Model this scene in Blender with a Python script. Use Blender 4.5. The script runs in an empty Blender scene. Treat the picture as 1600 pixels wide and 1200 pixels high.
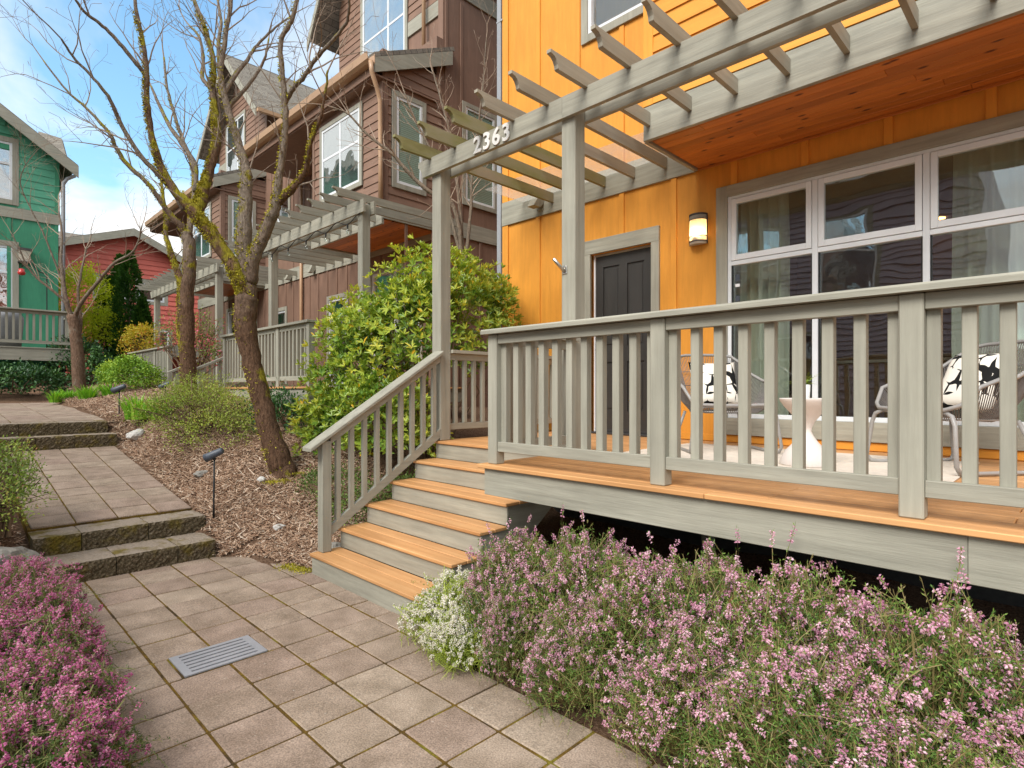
import bpy, bmesh, math, random
import numpy as np
from mathutils import Vector, Matrix
R_ = math.radians
random.seed(7)
rng = np.random.default_rng(11)
S = bpy.context.scene
COL = S.collection

# ------------------------------------------------------------------ camera
CAM = np.array([3.79, -2.35, 1.607])
FPX = 901.548
cd = bpy.data.cameras.new('camera')
cd.sensor_width = 36.0
cd.lens = FPX / 1600 * 36
cd.shift_y = 9.786 / 1600
cd.clip_start = 0.05
cd.clip_end = 2000
cam = bpy.data.objects.new('camera', cd)
cam.location = CAM.tolist()
cam.rotation_euler = (R_(90), 0, R_(44.64))
COL.objects.link(cam)
S.camera = cam

# ------------------------------------------------------------------ sky, sun, exposure
SUN_EL, SUN_AZ = 44.0, 168.0        # light arrives from in front of the porch (-Y, a little +X)
W = bpy.data.worlds.new('World'); S.world = W; W.use_nodes = True
nt = W.node_tree; nt.nodes.clear()
def wn(t, **k):
    n = nt.nodes.new(t)
    for a, b in k.items(): setattr(n, a, b)
    return n
sky = wn('ShaderNodeTexSky', sky_type='NISHITA'); sky.sun_disc = False
sky.sun_elevation = R_(SUN_EL); sky.sun_rotation = R_(SUN_AZ); sky.altitude = 50
sky.air_density = 1.3; sky.dust_density = 1.0; sky.ozone_density = 1.0
tc = wn('ShaderNodeTexCoord')
sep = wn('ShaderNodeSeparateXYZ'); nt.links.new(tc.outputs['Generated'], sep.inputs[0])
za = wn('ShaderNodeMath', operation='ABSOLUTE'); nt.links.new(sep.outputs['Z'], za.inputs[0])
zb = wn('ShaderNodeMath', operation='ADD'); zb.inputs[1].default_value = 0.32; nt.links.new(za.outputs[0], zb.inputs[0])
dx = wn('ShaderNodeMath', operation='DIVIDE'); nt.links.new(sep.outputs['X'], dx.inputs[0]); nt.links.new(zb.outputs[0], dx.inputs[1])
dy = wn('ShaderNodeMath', operation='DIVIDE'); nt.links.new(sep.outputs['Y'], dy.inputs[0]); nt.links.new(zb.outputs[0], dy.inputs[1])
cmb = wn('ShaderNodeCombineXYZ'); nt.links.new(dx.outputs[0], cmb.inputs[0]); nt.links.new(dy.outputs[0], cmb.inputs[1]); cmb.inputs[2].default_value = 5.11
noi = wn('ShaderNodeTexNoise'); noi.inputs['Scale'].default_value = 1.55; noi.inputs['Detail'].default_value = 7; noi.inputs['Roughness'].default_value = 0.52
noi.inputs['Distortion'].default_value = 0.25
nt.links.new(cmb.outputs[0], noi.inputs['Vector'])
rmp = wn('ShaderNodeValToRGB'); rmp.color_ramp.elements[0].position = 0.36; rmp.color_ramp.elements[1].position = 0.50
nt.links.new(noi.outputs['Fac'], rmp.inputs[0])
skb = wn('ShaderNodeMix', data_type='RGBA', blend_type='MULTIPLY'); skb.inputs[0].default_value = 1.0
nt.links.new(sky.outputs[0], skb.inputs[6]); skb.inputs[7].default_value = (1.12, 1.45, 1.5, 1)
noi2 = wn('ShaderNodeTexNoise'); noi2.inputs['Scale'].default_value = 2.6; noi2.inputs['Detail'].default_value = 6
nt.links.new(cmb.outputs[0], noi2.inputs['Vector'])
crm = wn('ShaderNodeValToRGB'); crm.color_ramp.elements[0].position = 0.32; crm.color_ramp.elements[1].position = 0.62
crm.color_ramp.elements[0].color = (4.9, 5.2, 5.5, 1); crm.color_ramp.elements[1].color = (6.6, 6.55, 6.4, 1)
nt.links.new(noi2.outputs['Fac'], crm.inputs[0])
mx = wn('ShaderNodeMix', data_type='RGBA'); nt.links.new(rmp.outputs[0], mx.inputs[0]); nt.links.new(skb.outputs[2], mx.inputs[6]); nt.links.new(crm.outputs[0], mx.inputs[7])
bg = wn('ShaderNodeBackground'); bg.inputs[1].default_value = 0.10
nt.links.new(mx.outputs[2], bg.inputs[0])
wo = wn('ShaderNodeOutputWorld'); nt.links.new(bg.outputs[0], wo.inputs[0])

sl = bpy.data.lights.new('sun', 'SUN'); sl.energy = 2.3; sl.angle = R_(32); sl.color = (1.0, 0.97, 0.92)
so = bpy.data.objects.new('sun', sl); COL.objects.link(so)
# rotation 0 looks down; tilt so light comes from azimuth (clockwise from +Y)
az = R_(SUN_AZ); el = R_(SUN_EL)
tosun = Vector((math.sin(az) * math.cos(el), math.cos(az) * math.cos(el), math.sin(el)))
so.rotation_euler = tosun.to_track_quat('Z', 'Y').to_euler()
so.location = (0, -10, 20)
S.view_settings.view_transform = 'Standard'; S.view_settings.look = 'None'
S.view_settings.exposure = 0.95; S.view_settings.gamma = 1.0; S.view_settings.use_curve_mapping = False
S.render.film_transparent = False
try:
    S.cycles.max_bounces = 8; S.cycles.transparent_max_bounces = 12; S.cycles.use_denoising = True
except Exception: pass

# ------------------------------------------------------------------ camera-geometry measuring helpers
_a = math.atan2(912.79, FPX)
_F = np.array([-math.cos(_a), math.sin(_a), 0]); _R = np.array([math.sin(_a), math.cos(_a), 0]); _U = np.array([0, 0, 1.0])
def at(x, y, t):                    # the place seen at photo pixel (x, y), t metres deep
    return CAM + t * (_F + _R * (x - 800) / FPX + _U * (609.786 - y) / FPX)

# ------------------------------------------------------------------ object helpers
WO = {}
def thing(name, label, cat, loc=(0, 0, 0), group=None):
    o = bpy.data.objects.new(name, None); COL.objects.link(o)
    o.empty_display_size = 0.1
    o.location = loc; WO[o.name] = Vector(loc)
    o['label'] = label; o['category'] = cat
    if group: o['group'] = group
    return o
def tag(o, label, cat, group=None):
    o['label'] = label; o['category'] = cat
    if group: o['group'] = group
    return o
def put(name, me, parent=None, loc=(0, 0, 0), rot=None, kind=None, label=None):
    o = bpy.data.objects.new(name, me); COL.objects.link(o)
    loc = Vector(loc); WO[o.name] = loc.copy()
    if parent is not None:
        o.parent = parent; o.location = loc - WO[parent.name]
    else: o.location = loc
    if rot: o.rotation_euler = rot
    if kind: o['kind'] = kind
    if label: o['label'] = label
    return o
class MB:
    def __init__(s): s.V = []; s.F = []
    def add(s, V, F):
        n = len(s.V); s.V += [tuple(v) for v in V]; s.F += [tuple(i + n for i in f) for f in F]; return s
    def box(s, x0, x1, y0, y1, z0, z1):
        return s.add([(x0,y0,z0),(x1,y0,z0),(x1,y1,z0),(x0,y1,z0),(x0,y0,z1),(x1,y0,z1),(x1,y1,z1),(x0,y1,z1)],
                     [(0,3,2,1),(4,5,6,7),(0,1,5,4),(1,2,6,5),(2,3,7,6),(3,0,4,7)])
    def bar(s, p, q, w, h, up=(0, 0, 1)):        # square bar p->q, w across, h along up
        p = Vector(p); q = Vector(q); d = (q - p).normalized(); up = Vector(up)
        a = d.cross(up).normalized(); b = a.cross(d).normalized()
        V = []
        for c in (p, q):
            for i, j in ((-1,-1),(1,-1),(1,1),(-1,1)): V.append(c + a * (i * w / 2) + b * (j * h / 2))
        return s.add(V, [(3,2,1,0),(4,5,6,7),(0,1,5,4),(1,2,6,5),(2,3,7,6),(3,0,4,7)])
    def prism(s, poly, axis, a, b):               # poly in the other two axes (cyclic order), extruded a..b along axis
        def mk(u, v, c): return (c, u, v) if axis == 'x' else ((u, c, v) if axis == 'y' else (u, v, c))
        n = len(poly)
        V = [mk(u, v, a) for u, v in poly] + [mk(u, v, b) for u, v in poly]
        F = [tuple(range(n))[::-1], tuple(range(n, 2 * n))] + [(i, (i + 1) % n, n + (i + 1) % n, n + i) for i in range(n)]
        return s.add(V, F)
    def tube(s, pts, rad, n=8, cap=True, closed=False):
        pts = [Vector(p) for p in pts]; m = len(pts)
        if not hasattr(rad, '__len__'): rad = [rad] * m
        ref = None; rings = []
        for i in range(m):
            a = pts[i - 1] if (i > 0 or closed) else pts[i]; b = pts[(i + 1) % m] if (i < m - 1 or closed) else pts[i]
            d = (b - a); d = d.normalized() if d.length > 1e-9 else Vector((0, 0, 1))
            if ref is None:
                ref = d.orthogonal().normalized()
            else:
                ref = ref - d * ref.dot(d)
                ref = ref.normalized() if ref.length > 1e-6 else d.orthogonal().normalized()
            w = d.cross(ref)
            rings.append([pts[i] + (ref * math.cos(2*math.pi*k/n) + w * math.sin(2*math.pi*k/n)) * rad[i] for k in range(n)])
        V = [v for r in rings for v in r]; F = []
        for i in range(m if closed else m - 1):
            j = (i + 1) % m
            for k in range(n): F.append((i*n+k, i*n+(k+1)%n, j*n+(k+1)%n, j*n+k))
        if cap and not closed:
            F.append(tuple(range(n))[::-1]); F.append(tuple((m-1)*n + k for k in range(n)))
        return s.add(V, F)
    def lathe(s, prof, n=24, c=(0, 0, 0)):
        m = len(prof); V = []; F = []
        for r, z in prof:
            for k in range(n): V.append((c[0] + r*math.cos(2*math.pi*k/n), c[1] + r*math.sin(2*math.pi*k/n), c[2] + z))
        for i in range(m - 1):
            for k in range(n): F.append((i*n+k, i*n+(k+1)%n, (i+1)*n+(k+1)%n, (i+1)*n+k))
        F.append(tuple(range(n))[::-1]); F.append(tuple((m-1)*n+k for k in range(n)))
        return s.add(V, F)
    def xf(s, M):
        s.V = [tuple(M @ Vector(v)) for v in s.V]; return s
    def mesh(s, name, mat, smooth=False, bevel=0, origin=None):
        me = bpy.data.meshes.new(name)
        V = s.V
        if origin is not None: V = [(v[0]-origin[0], v[1]-origin[1], v[2]-origin[2]) for v in V]
        me.from_pydata(V, [], s.F); me.update()
        bm = bmesh.new(); bm.from_mesh(me)
        bmesh.ops.recalc_face_normals(bm, faces=bm.faces)
        if bevel: bmesh.ops.bevel(bm, geom=list(bm.edges), offset=bevel, segments=1, affect='EDGES', clamp_overlap=True)
        bm.to_mesh(me); bm.free()
        if smooth: me.polygons.foreach_set('use_smooth', [True] * len(me.polygons))
        me.materials.append(mat)
        return me
    def build(s, name, mat, parent=None, smooth=False, bevel=0, **k):
        a = np.array(s.V); o = (float(a[:,0].mean()), float(a[:,1].mean()), float(a[:,2].min()))
        return put(name, s.mesh(name, mat, smooth, bevel, o), parent, o, **k)
_bc = {}
def box(name, parent, mat, x0, x1, y0, y1, z0, z1, bevel=0.003, **k):
    key = (round(x1-x0, 4), round(y1-y0, 4), round(z1-z0, 4), mat.name, bevel)
    if key not in _bc:
        a, b, c = key[:3]
        _bc[key] = MB().box(-a/2, a/2, -b/2, b/2, 0, c).mesh(name, mat, bevel=min(bevel, 0.3*min(a, b, c)))
    return put(name, _bc[key], parent, ((x0+x1)/2, (y0+y1)/2, z0), **k)
def np_mesh(name, V, Q, mat, rnd=None, smooth=False):
    me = bpy.data.meshes.new(name); V = np.asarray(V, np.float32); Q = np.asarray(Q, np.int32)
    k = Q.shape[1]
    me.vertices.add(len(V)); me.vertices.foreach_set('co', V.ravel())
    me.loops.add(Q.size); me.loops.foreach_set('vertex_index', Q.ravel())
    me.polygons.add(len(Q)); me.polygons.foreach_set('loop_start', np.arange(0, Q.size, k, dtype=np.int32))
    try: me.polygons.foreach_set('loop_total', np.full(len(Q), k, np.int32))
    except Exception: pass
    me.polygons.foreach_set('use_smooth', np.full(len(Q), smooth, bool))
    me.update(calc_edges=True)
    if rnd is not None:
        at_ = me.attributes.new('rnd', 'FLOAT', 'POINT'); at_.data.foreach_set('value', np.asarray(rnd, np.float32))
    me.materials.append(mat)
    return me

# ------------------------------------------------------------------ materials
class NB:
    def __init__(s, name):
        s.m = bpy.data.materials.new(name); s.m.use_nodes = True; s.t = s.m.node_tree; s.t.nodes.clear()
        s.out = s.n('ShaderNodeOutputMaterial')
    def n(s, t, **k):
        nd = s.t.nodes.new(t)
        for a, b in k.items(): setattr(nd, a, b)
        return nd
    def l(s, a, b): s.t.links.new(a, b)
    def coord(s, scale=(1, 1, 1), jitter=True):
        tc = s.n('ShaderNodeTexCoord'); mp = s.n('ShaderNodeMapping'); mp.inputs['Scale'].default_value = scale
        src = tc.outputs['Object']
        if jitter:
            oi = s.n('ShaderNodeObjectInfo'); ml = s.n('ShaderNodeMath', operation='MULTIPLY'); ml.inputs[1].default_value = 37.0
            s.l(oi.outputs['Random'], ml.inputs[0]); ad = s.n('ShaderNodeVectorMath', operation='ADD')
            s.l(src, ad.inputs[0]); s.l(ml.outputs[0], ad.inputs[1]); src = ad.outputs[0]
        s.l(src, mp.inputs['Vector']); return mp.outputs[0]
    def noise(s, vec, scale, detail=4, rough=0.55, dist=0):
        nd = s.n('ShaderNodeTexNoise'); nd.inputs['Scale'].default_value = scale; nd.inputs['Detail'].default_value = detail
        nd.inputs['Roughness'].default_value = rough; nd.inputs['Distortion'].default_value = dist
        s.l(vec, nd.inputs['Vector']); return nd.outputs['Fac']
    def ramp(s, fac, stops):
        r = s.n('ShaderNodeValToRGB'); e = r.color_ramp.elements
        while len(e) < len(stops): e.new(0.5)
        for i, (p, c) in enumerate(stops):
            e[i].position = p; e[i].color = (*c, 1) if len(c) == 3 else c
        s.l(fac, r.inputs[0]); return r.outputs[0]
    def mix(s, fac, a, b, mode='MIX'):
        m = s.n('ShaderNodeMix', data_type='RGBA', blend_type=mode)
        for i, v in ((0, fac), (6, a), (7, b)):
            if isinstance(v, (int, float)): m.inputs[i].default_value = v
            elif isinstance(v, (tuple, list)): m.inputs[i].default_value = (*v, 1) if len(v) == 3 else v
            else: s.l(v, m.inputs[i])
        return m.outputs[2]
    def math(s, op, a, b=0.0):
        m = s.n('ShaderNodeMath', operation=op)
        for i, v in ((0, a), (1, b)):
            if isinstance(v, (int, float)): m.inputs[i].default_value = v
            else: s.l(v, m.inputs[i])
        return m.outputs[0]
    def objrand(s): return s.n('ShaderNodeObjectInfo').outputs['Random']
    def attr(s, name='rnd'):
        a = s.n('ShaderNodeAttribute'); a.attribute_name = name; return a.outputs['Fac']
    def bump(s, h, strength=0.3, dist=0.01):
        b = s.n('ShaderNodeBump'); b.inputs['Strength'].default_value = strength; b.inputs['Distance'].default_value = dist
        s.l(h, b.inputs['Height']); return b.outputs[0]
    def done(s, col, rough=0.6, normal=None, spec=0.35, metallic=0, **k):
        p = s.n('ShaderNodeBsdfPrincipled')
        if isinstance(col, (tuple, list)): p.inputs['Base Color'].default_value = (*col, 1)
        else: s.l(col, p.inputs['Base Color'])
        if isinstance(rough, (int, float)): p.inputs['Roughness'].default_value = rough
        else: s.l(rough, p.inputs['Roughness'])
        p.inputs['Specular IOR Level'].default_value = spec; p.inputs['Metallic'].default_value = metallic
        for a, b in k.items(): p.inputs[a].default_value = b
        if normal is not None: s.l(normal, p.inputs['Normal'])
        s.l(p.outputs[0], s.out.inputs[0]); return s.m

def hsvmul(c, f): return tuple(min(1, x * f) for x in c)
def paint(name, c, grain=(1, 1, 1), var=0.10, bump=0.25, rough=0.6, wear=0.0, wearcol=(0.2, 0.18, 0.15), spec=0.3, dirt=0.25):
    b = NB(name); v = b.coord(grain); g = b.coord((1, 1, 1))
    n1 = b.noise(v, 22, 6, 0.65); n2 = b.noise(g, 2.3, 4)
    col = b.ramp(n2, [(0.25, hsvmul(c, 1 - dirt * 0.6)), (0.75, hsvmul(c, 1 + 0.06))])
    fine = b.ramp(n1, [(0.3, (1 - var,) * 3), (0.7, (1 + var,) * 3)])
    col = b.mix(1.0, col, fine, 'MULTIPLY')
    orr = b.ramp(b.objrand(), [(0, (0.94,) * 3), (1, (1.05,) * 3)])
    col = b.mix(1.0, col, orr, 'MULTIPLY')
    if wear:
        w = b.noise(v, 9, 8, 0.75); wf = b.ramp(w, [(0.70 - wear * 0.2, (0, 0, 0)), (0.78 - wear * 0.2, (1, 1, 1))])
        col = b.mix(wf, col, wearcol)
    return b.done(col, rough, b.bump(n1, bump, 0.006), spec)
GRAY = (0.335, 0.318, 0.256)
M = {}
M['gray_x'] = paint('gray_paint_grain_x', GRAY, (0.06, 1, 1), 0.20, 0.8, wear=0.24, wearcol=(0.19, 0.165, 0.125))
M['gray_y'] = paint('gray_paint_grain_y', GRAY, (1, 0.06, 1), 0.18, 0.7, wear=0.16, wearcol=(0.20, 0.17, 0.125))
M['gray_z'] = paint('gray_paint_grain_z', GRAY, (1, 1, 0.06), 0.16, 0.6, wear=0.16, wearcol=(0.20, 0.17, 0.13))
M['rafter'] = paint('weathered_rafter_paint', (0.35, 0.315, 0.245), (1, 0.06, 1), 0.14, 0.5, wear=0.3, wearcol=(0.17, 0.14, 0.09))
def algae():      # greenish algae on the weathered rafter ends
    b = NB('algae_rafter_paint'); v = b.coord((1, 0.3, 1)); n = b.noise(v, 6, 5); n2 = b.noise(b.coord((1, 0.06, 1)), 22, 6)
    col = b.ramp(n, [(0.35, (0.30, 0.26, 0.18)), (0.6, (0.23, 0.22, 0.09)), (0.75, (0.15, 0.12, 0.06))])
    return b.done(col, 0.8, b.bump(n2, 0.4, 0.006), 0.2)
M['algae'] = algae()
ORANGE = (0.72, 0.30, 0.040)
M['orange'] = paint('orange_siding_paint', ORANGE, (1, 1, 0.10), 0.09, 0.55, 0.62, dirt=0.12)
M['orange_x'] = paint('orange_lap_paint', ORANGE, (0.08, 1, 1), 0.09, 0.35, 0.6, dirt=0.12)
M['brown'] = paint('brown_siding_paint', (0.225, 0.132, 0.092), (1, 1, 0.10), 0.12, 0.5, 0.65)
M['brown_x'] = paint('brown_lap_paint', (0.25, 0.148, 0.103), (0.08, 0.08, 1), 0.12, 0.35, 0.65)
M['green'] = paint('green_siding_paint', (0.055, 0.265, 0.15), (1, 1, 0.15), 0.08, 0.3, 0.6)
M['green_x'] = paint('green_lap_paint', (0.10, 0.36, 0.23), (1, 0.08, 1), 0.08, 0.3, 0.6)
M['red'] = paint('red_lap_paint', (0.66, 0.16, 0.12), (1, 0.08, 1), 0.10, 0.3, 0.6)
M['mauve'] = paint('mauve_lap_paint', (0.42, 0.36, 0.40), (0.08, 1, 1), 0.1, 0.3, 0.6)
M['vinyl'] = paint('white_vinyl', (0.70, 0.715, 0.73), (1, 1, 1), 0.02, 0.05, 0.35, spec=0.4, dirt=0.1)
M['door'] = paint('charcoal_door_paint', (0.042, 0.038, 0.034), (1, 1, 0.1), 0.1, 0.15, 0.42, spec=0.4)
M['gutter'] = paint('tan_gutter_metal', (0.47, 0.29, 0.17), (1, 1, 1), 0.05, 0.05, 0.4, spec=0.45)
M['gray_gutter'] = paint('gray_downspout_metal', (0.33, 0.34, 0.36), (1, 1, 1), 0.04, 0.03, 0.4, spec=0.45)
def deckwood(name, grain):
    b = NB(name); v = b.coord(grain); n = b.noise(v, 16, 7, 0.6, 0.4); n2 = b.noise(b.coord((1, 1, 1)), 1.6, 4)
    col = b.ramp(n, [(0.25, (0.47, 0.22, 0.08)), (0.55, (0.66, 0.345, 0.14)), (0.8, (0.73, 0.42, 0.19))])
    col = b.mix(1.0, col, b.ramp(n2, [(0.3, (0.84,) * 3), (0.7, (1.04,) * 3)]), 'MULTIPLY')
    col = b.mix(1.0, col, b.ramp(b.objrand(), [(0, (0.88,) * 3), (1, (1.06,) * 3)]), 'MULTIPLY')
    sp = b.noise(b.coord((1, 1, 1)), 60, 2); col = b.mix(b.ramp(sp, [(0.72, (0,) * 3), (0.78, (0.6,) * 3)]), col, (0.16, 0.09, 0.045))
    return b.done(col, 0.5, b.bump(n, 0.25, 0.004), 0.4)
M['deck_x'] = deckwood('orange_deck_stain_x', (0.05, 1, 1)); M['deck_y'] = deckwood('orange_deck_stain_y', (1, 0.05, 1))
def soffit():
    b = NB('knotty_cedar_soffit'); v = b.coord((0.08, 1, 1)); n = b.noise(v, 14, 7, 0.6, 0.6)
    col = b.ramp(n, [(0.25, (0.36, 0.105, 0.018)), (0.6, (0.56, 0.185, 0.035)), (0.8, (0.62, 0.23, 0.05))])
    vo = b.n('ShaderNodeTexVoronoi', voronoi_dimensions='2D'); vo.inputs['Scale'].default_value = 3.4; b.l(b.coord((0.7, 1.5, 1)), vo.inputs['Vector'])
    k = b.ramp(vo.outputs['Distance'], [(0.045, (1,) * 3), (0.10, (0,) * 3)])
    col = b.mix(k, col, (0.10, 0.022, 0.006))
    col = b.mix(1.0, col, b.ramp(b.objrand(), [(0, (0.72,) * 3), (1, (1.12,) * 3)]), 'MULTIPLY')
    return b.done(col, 0.42, b.bump(n, 0.15, 0.003), 0.4)
M['soffit'] = soffit()
def glass(name, f0=0.08, wav=0.012, wscale=2.2, tint=(0.88, 0.92, 0.90)):
    b = NB(name); v = b.coord((1, 1, 1)); h = b.noise(v, wscale, 1.5, 0.4)
    nm = b.bump(h, 1.0, wav)
    lw = b.n('ShaderNodeLayerWeight'); lw.inputs['Blend'].default_value = 0.5; b.l(nm, lw.inputs['Normal'])
    p5 = b.math('POWER', lw.outputs['Facing'], 5.0); fac = b.math('ADD', b.math('MULTIPLY', p5, 1 - f0), f0)
    gl = b.n('ShaderNodeBsdfGlossy'); gl.inputs['Roughness'].default_value = 0.0; b.l(nm, gl.inputs['Normal'])
    gl.inputs['Color'].default_value = (0.97, 0.98, 1.0, 1)
    tr = b.n('ShaderNodeBsdfTransparent'); tr.inputs['Color'].default_value = (*tint, 1)
    ms = b.n('ShaderNodeMixShader'); b.l(fac, ms.inputs[0]); b.l(tr.outputs[0], ms.inputs[1]); b.l(gl.outputs[0], ms.inputs[2])
    b.l(ms.outputs[0], b.out.inputs[0]); return b.m
M['glass'] = glass('window_glass', 0.14, 0.004, 1.8)
M['glass_far'] = glass('far_window_glass', 0.34, 0.010)
M['glass_soft'] = glass('plain_window_glass', 0.06, 0.006)
def clearroof():
    b = NB('clear_acrylic_sheet'); v = b.coord((1, 1, 1)); n = b.noise(v, 3, 4)
    gl = b.n('ShaderNodeBsdfGlossy'); gl.inputs['Roughness'].default_value = 0.25
    df = b.n('ShaderNodeBsdfTranslucent'); df.inputs['Color'].default_value = (0.9, 0.88, 0.85, 1)
    tr = b.n('ShaderNodeBsdfTransparent'); tr.inputs['Color'].default_value = (0.93, 0.93, 0.92, 1)
    a = b.n('ShaderNodeMixShader'); a.inputs[0].default_value = 0.4; b.l(gl.outputs[0], a.inputs[1]); b.l(df.outputs[0], a.inputs[2])
    c = b.n('ShaderNodeMixShader'); b.l(b.ramp(n, [(0.3, (0.16,) * 3), (0.7, (0.3,) * 3)]), c.inputs[0]); b.l(tr.outputs[0], c.inputs[1]); b.l(a.outputs[0], c.inputs[2])
    b.l(c.outputs[0], b.out.inputs[0]); return b.m
M['acrylic'] = clearroof()
def paver():
    b = NB('concrete_paver'); v = b.coord((1, 1, 1)); n = b.noise(v, 120, 3, 0.75); n2 = b.noise(v, 5, 5); n3 = b.noise(v, 55, 4)
    base = b.ramp(b.objrand(), [(0, (0.285, 0.21, 0.16)), (0.35, (0.335, 0.258, 0.195)), (0.7, (0.305, 0.22, 0.172)), (1, (0.355, 0.278, 0.21))])
    col = b.mix(1.0, base, b.ramp(n, [(0.3, (0.55,) * 3), (0.5, (1.0,) * 3), (0.70, (1.5,) * 3)]), 'MULTIPLY')
    col = b.mix(1.0, col, b.ramp(n2, [(0.28, (0.66, 0.64, 0.60)), (0.7, (1.12,) * 3)]), 'MULTIPLY')
    col = b.mix(b.ramp(n3, [(0.66, (0,) * 3), (0.74, (0.5,) * 3)]), col, (0.60, 0.55, 0.47))
    return b.done(col, 0.85, b.bump(n, 0.5, 0.004), 0.25)
M['paver'] = paver()
def joint():
    b = NB('mossy_joint_sand'); v = b.coord((1, 1, 1), False); n = b.noise(v, 5, 5); n2 = b.noise(v, 90, 4)
    col = b.ramp(n, [(0.36, (0.06, 0.04, 0.02)), (0.55, (0.15, 0.088, 0.016)), (0.66, (0.17, 0.14, 0.02))])
    col = b.mix(1.0, col, b.ramp(n2, [(0.3, (0.6,) * 3), (0.7, (1.35,) * 3)]), 'MULTIPLY')
    return b.done(col, 0.95, b.bump(n2, 0.8, 0.01), 0.1)
M['joint'] = joint()
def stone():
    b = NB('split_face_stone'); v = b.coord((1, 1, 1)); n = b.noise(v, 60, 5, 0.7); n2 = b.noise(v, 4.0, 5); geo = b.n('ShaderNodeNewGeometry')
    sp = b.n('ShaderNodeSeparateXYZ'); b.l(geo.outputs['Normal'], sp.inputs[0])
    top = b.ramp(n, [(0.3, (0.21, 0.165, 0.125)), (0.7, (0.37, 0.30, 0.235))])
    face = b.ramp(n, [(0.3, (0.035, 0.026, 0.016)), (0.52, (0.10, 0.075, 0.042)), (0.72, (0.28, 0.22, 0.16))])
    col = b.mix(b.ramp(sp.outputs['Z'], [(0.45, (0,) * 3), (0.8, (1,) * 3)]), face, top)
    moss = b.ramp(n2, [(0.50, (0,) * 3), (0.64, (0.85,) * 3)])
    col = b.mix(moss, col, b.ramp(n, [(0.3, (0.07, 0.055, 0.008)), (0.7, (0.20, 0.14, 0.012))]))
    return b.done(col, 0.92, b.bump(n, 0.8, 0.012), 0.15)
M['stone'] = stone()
def soil():
    b = NB('bark_mulch_soil'); v = b.coord((1, 1, 1), False); n = b.noise(v, 45, 6, 0.7); n2 = b.noise(v, 1.3, 4)
    col = b.ramp(n, [(0.3, (0.055, 0.03, 0.018)), (0.55, (0.21, 0.125, 0.078)), (0.75, (0.38, 0.26, 0.175))])
    col = b.mix(1.0, col, b.ramp(n2, [(0.3, (0.7,) * 3), (0.7, (1.1,) * 3)]), 'MULTIPLY')
    return b.done(col, 0.95, b.bump(n, 1.0, 0.03), 0.1)
M['soil'] = soil()
def attrmat(name, stops, rough=0.6, spec=0.3, trans=0.0, tint=(1.25, 1.25, 0.6)):
    b = NB(name); col = b.ramp(b.attr(), stops)
    if trans:
        p = b.n('ShaderNodeBsdfPrincipled'); b.l(col, p.inputs['Base Color']); p.inputs['Roughness'].default_value = rough; p.inputs['Specular IOR Level'].default_value = spec
        t = b.n('ShaderNodeBsdfTranslucent'); b.l(b.mix(1.0, col, tint, 'MULTIPLY'), t.inputs[0])
        ms = b.n('ShaderNodeMixShader'); ms.inputs[0].default_value = trans; b.l(p.outputs[0], ms.inputs[1]); b.l(t.outputs[0], ms.inputs[2])
        b.l(ms.outputs[0], b.out.inputs[0]); return b.m
    return b.done(col, rough, None, spec)
M['chips'] = attrmat('wood_chips', [(0, (0.08, 0.042, 0.025)), (0.35, (0.27, 0.155, 0.095)), (0.7, (0.50, 0.34, 0.23)), (1, (0.76, 0.64, 0.51))], 0.85, 0.2)
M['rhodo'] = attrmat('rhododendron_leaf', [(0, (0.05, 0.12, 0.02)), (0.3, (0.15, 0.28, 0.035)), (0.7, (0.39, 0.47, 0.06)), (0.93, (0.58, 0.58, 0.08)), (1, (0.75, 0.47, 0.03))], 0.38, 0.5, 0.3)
M['azalea'] = attrmat('azalea_leaf', [(0, (0.12, 0.14, 0.03)), (0.5, (0.29, 0.36, 0.06)), (0.85, (0.44, 0.52, 0.09)), (1, (0.50, 0.32, 0.14))], 0.5, 0.3, 0.3)
M['azalea_left'] = attrmat('azalea_young_leaf', [(0, (0.09, 0.14, 0.03)), (0.5, (0.25, 0.35, 0.06)), (0.85, (0.42, 0.47, 0.09)), (1, (0.46, 0.25, 0.12))], 0.45, 0.35, 0.25)
M['darkleaf'] = attrmat('dark_evergreen_leaf', [(0, (0.012, 0.04, 0.012)), (0.6, (0.035, 0.105, 0.028)), (1, (0.10, 0.21, 0.05))], 0.45, 0.4, 0.15)
M['ground_leaf'] = attrmat('ground_cover_leaf', [(0, (0.05, 0.095, 0.02)), (0.6, (0.14, 0.22, 0.045)), (1, (0.30, 0.36, 0.07))], 0.5, 0.3, 0.2)
M['lily'] = attrmat('daylily_leaf', [(0, (0.10, 0.26, 0.02)), (0.6, (0.20, 0.46, 0.03)), (1, (0.36, 0.58, 0.06))], 0.45, 0.35, 0.35)
M['box'] = attrmat('boxwood_leaf', [(0, (0.08, 0.18, 0.02)), (0.6, (0.26, 0.42, 0.04)), (1, (0.55, 0.60, 0.06))], 0.5, 0.3, 0.2)
M['arb'] = attrmat('arborvitae_scale', [(0, (0.025, 0.075, 0.012)), (0.6, (0.055, 0.145, 0.02)), (1, (0.10, 0.21, 0.03))], 0.6, 0.2, 0.1)
M['yellowleaf'] = attrmat('yellow_maple_leaf', [(0, (0.42, 0.50, 0.03)), (0.6, (0.68, 0.72, 0.05)), (1, (0.80, 0.76, 0.09))], 0.5, 0.3, 0.45)
M['nandina'] = attrmat('nandina_leaf', [(0, (0.30, 0.30, 0.04)), (0.5, (0.58, 0.48, 0.05)), (0.8, (0.62, 0.28, 0.05)), (1, (0.55, 0.13, 0.06))], 0.5, 0.3, 0.35)
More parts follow.
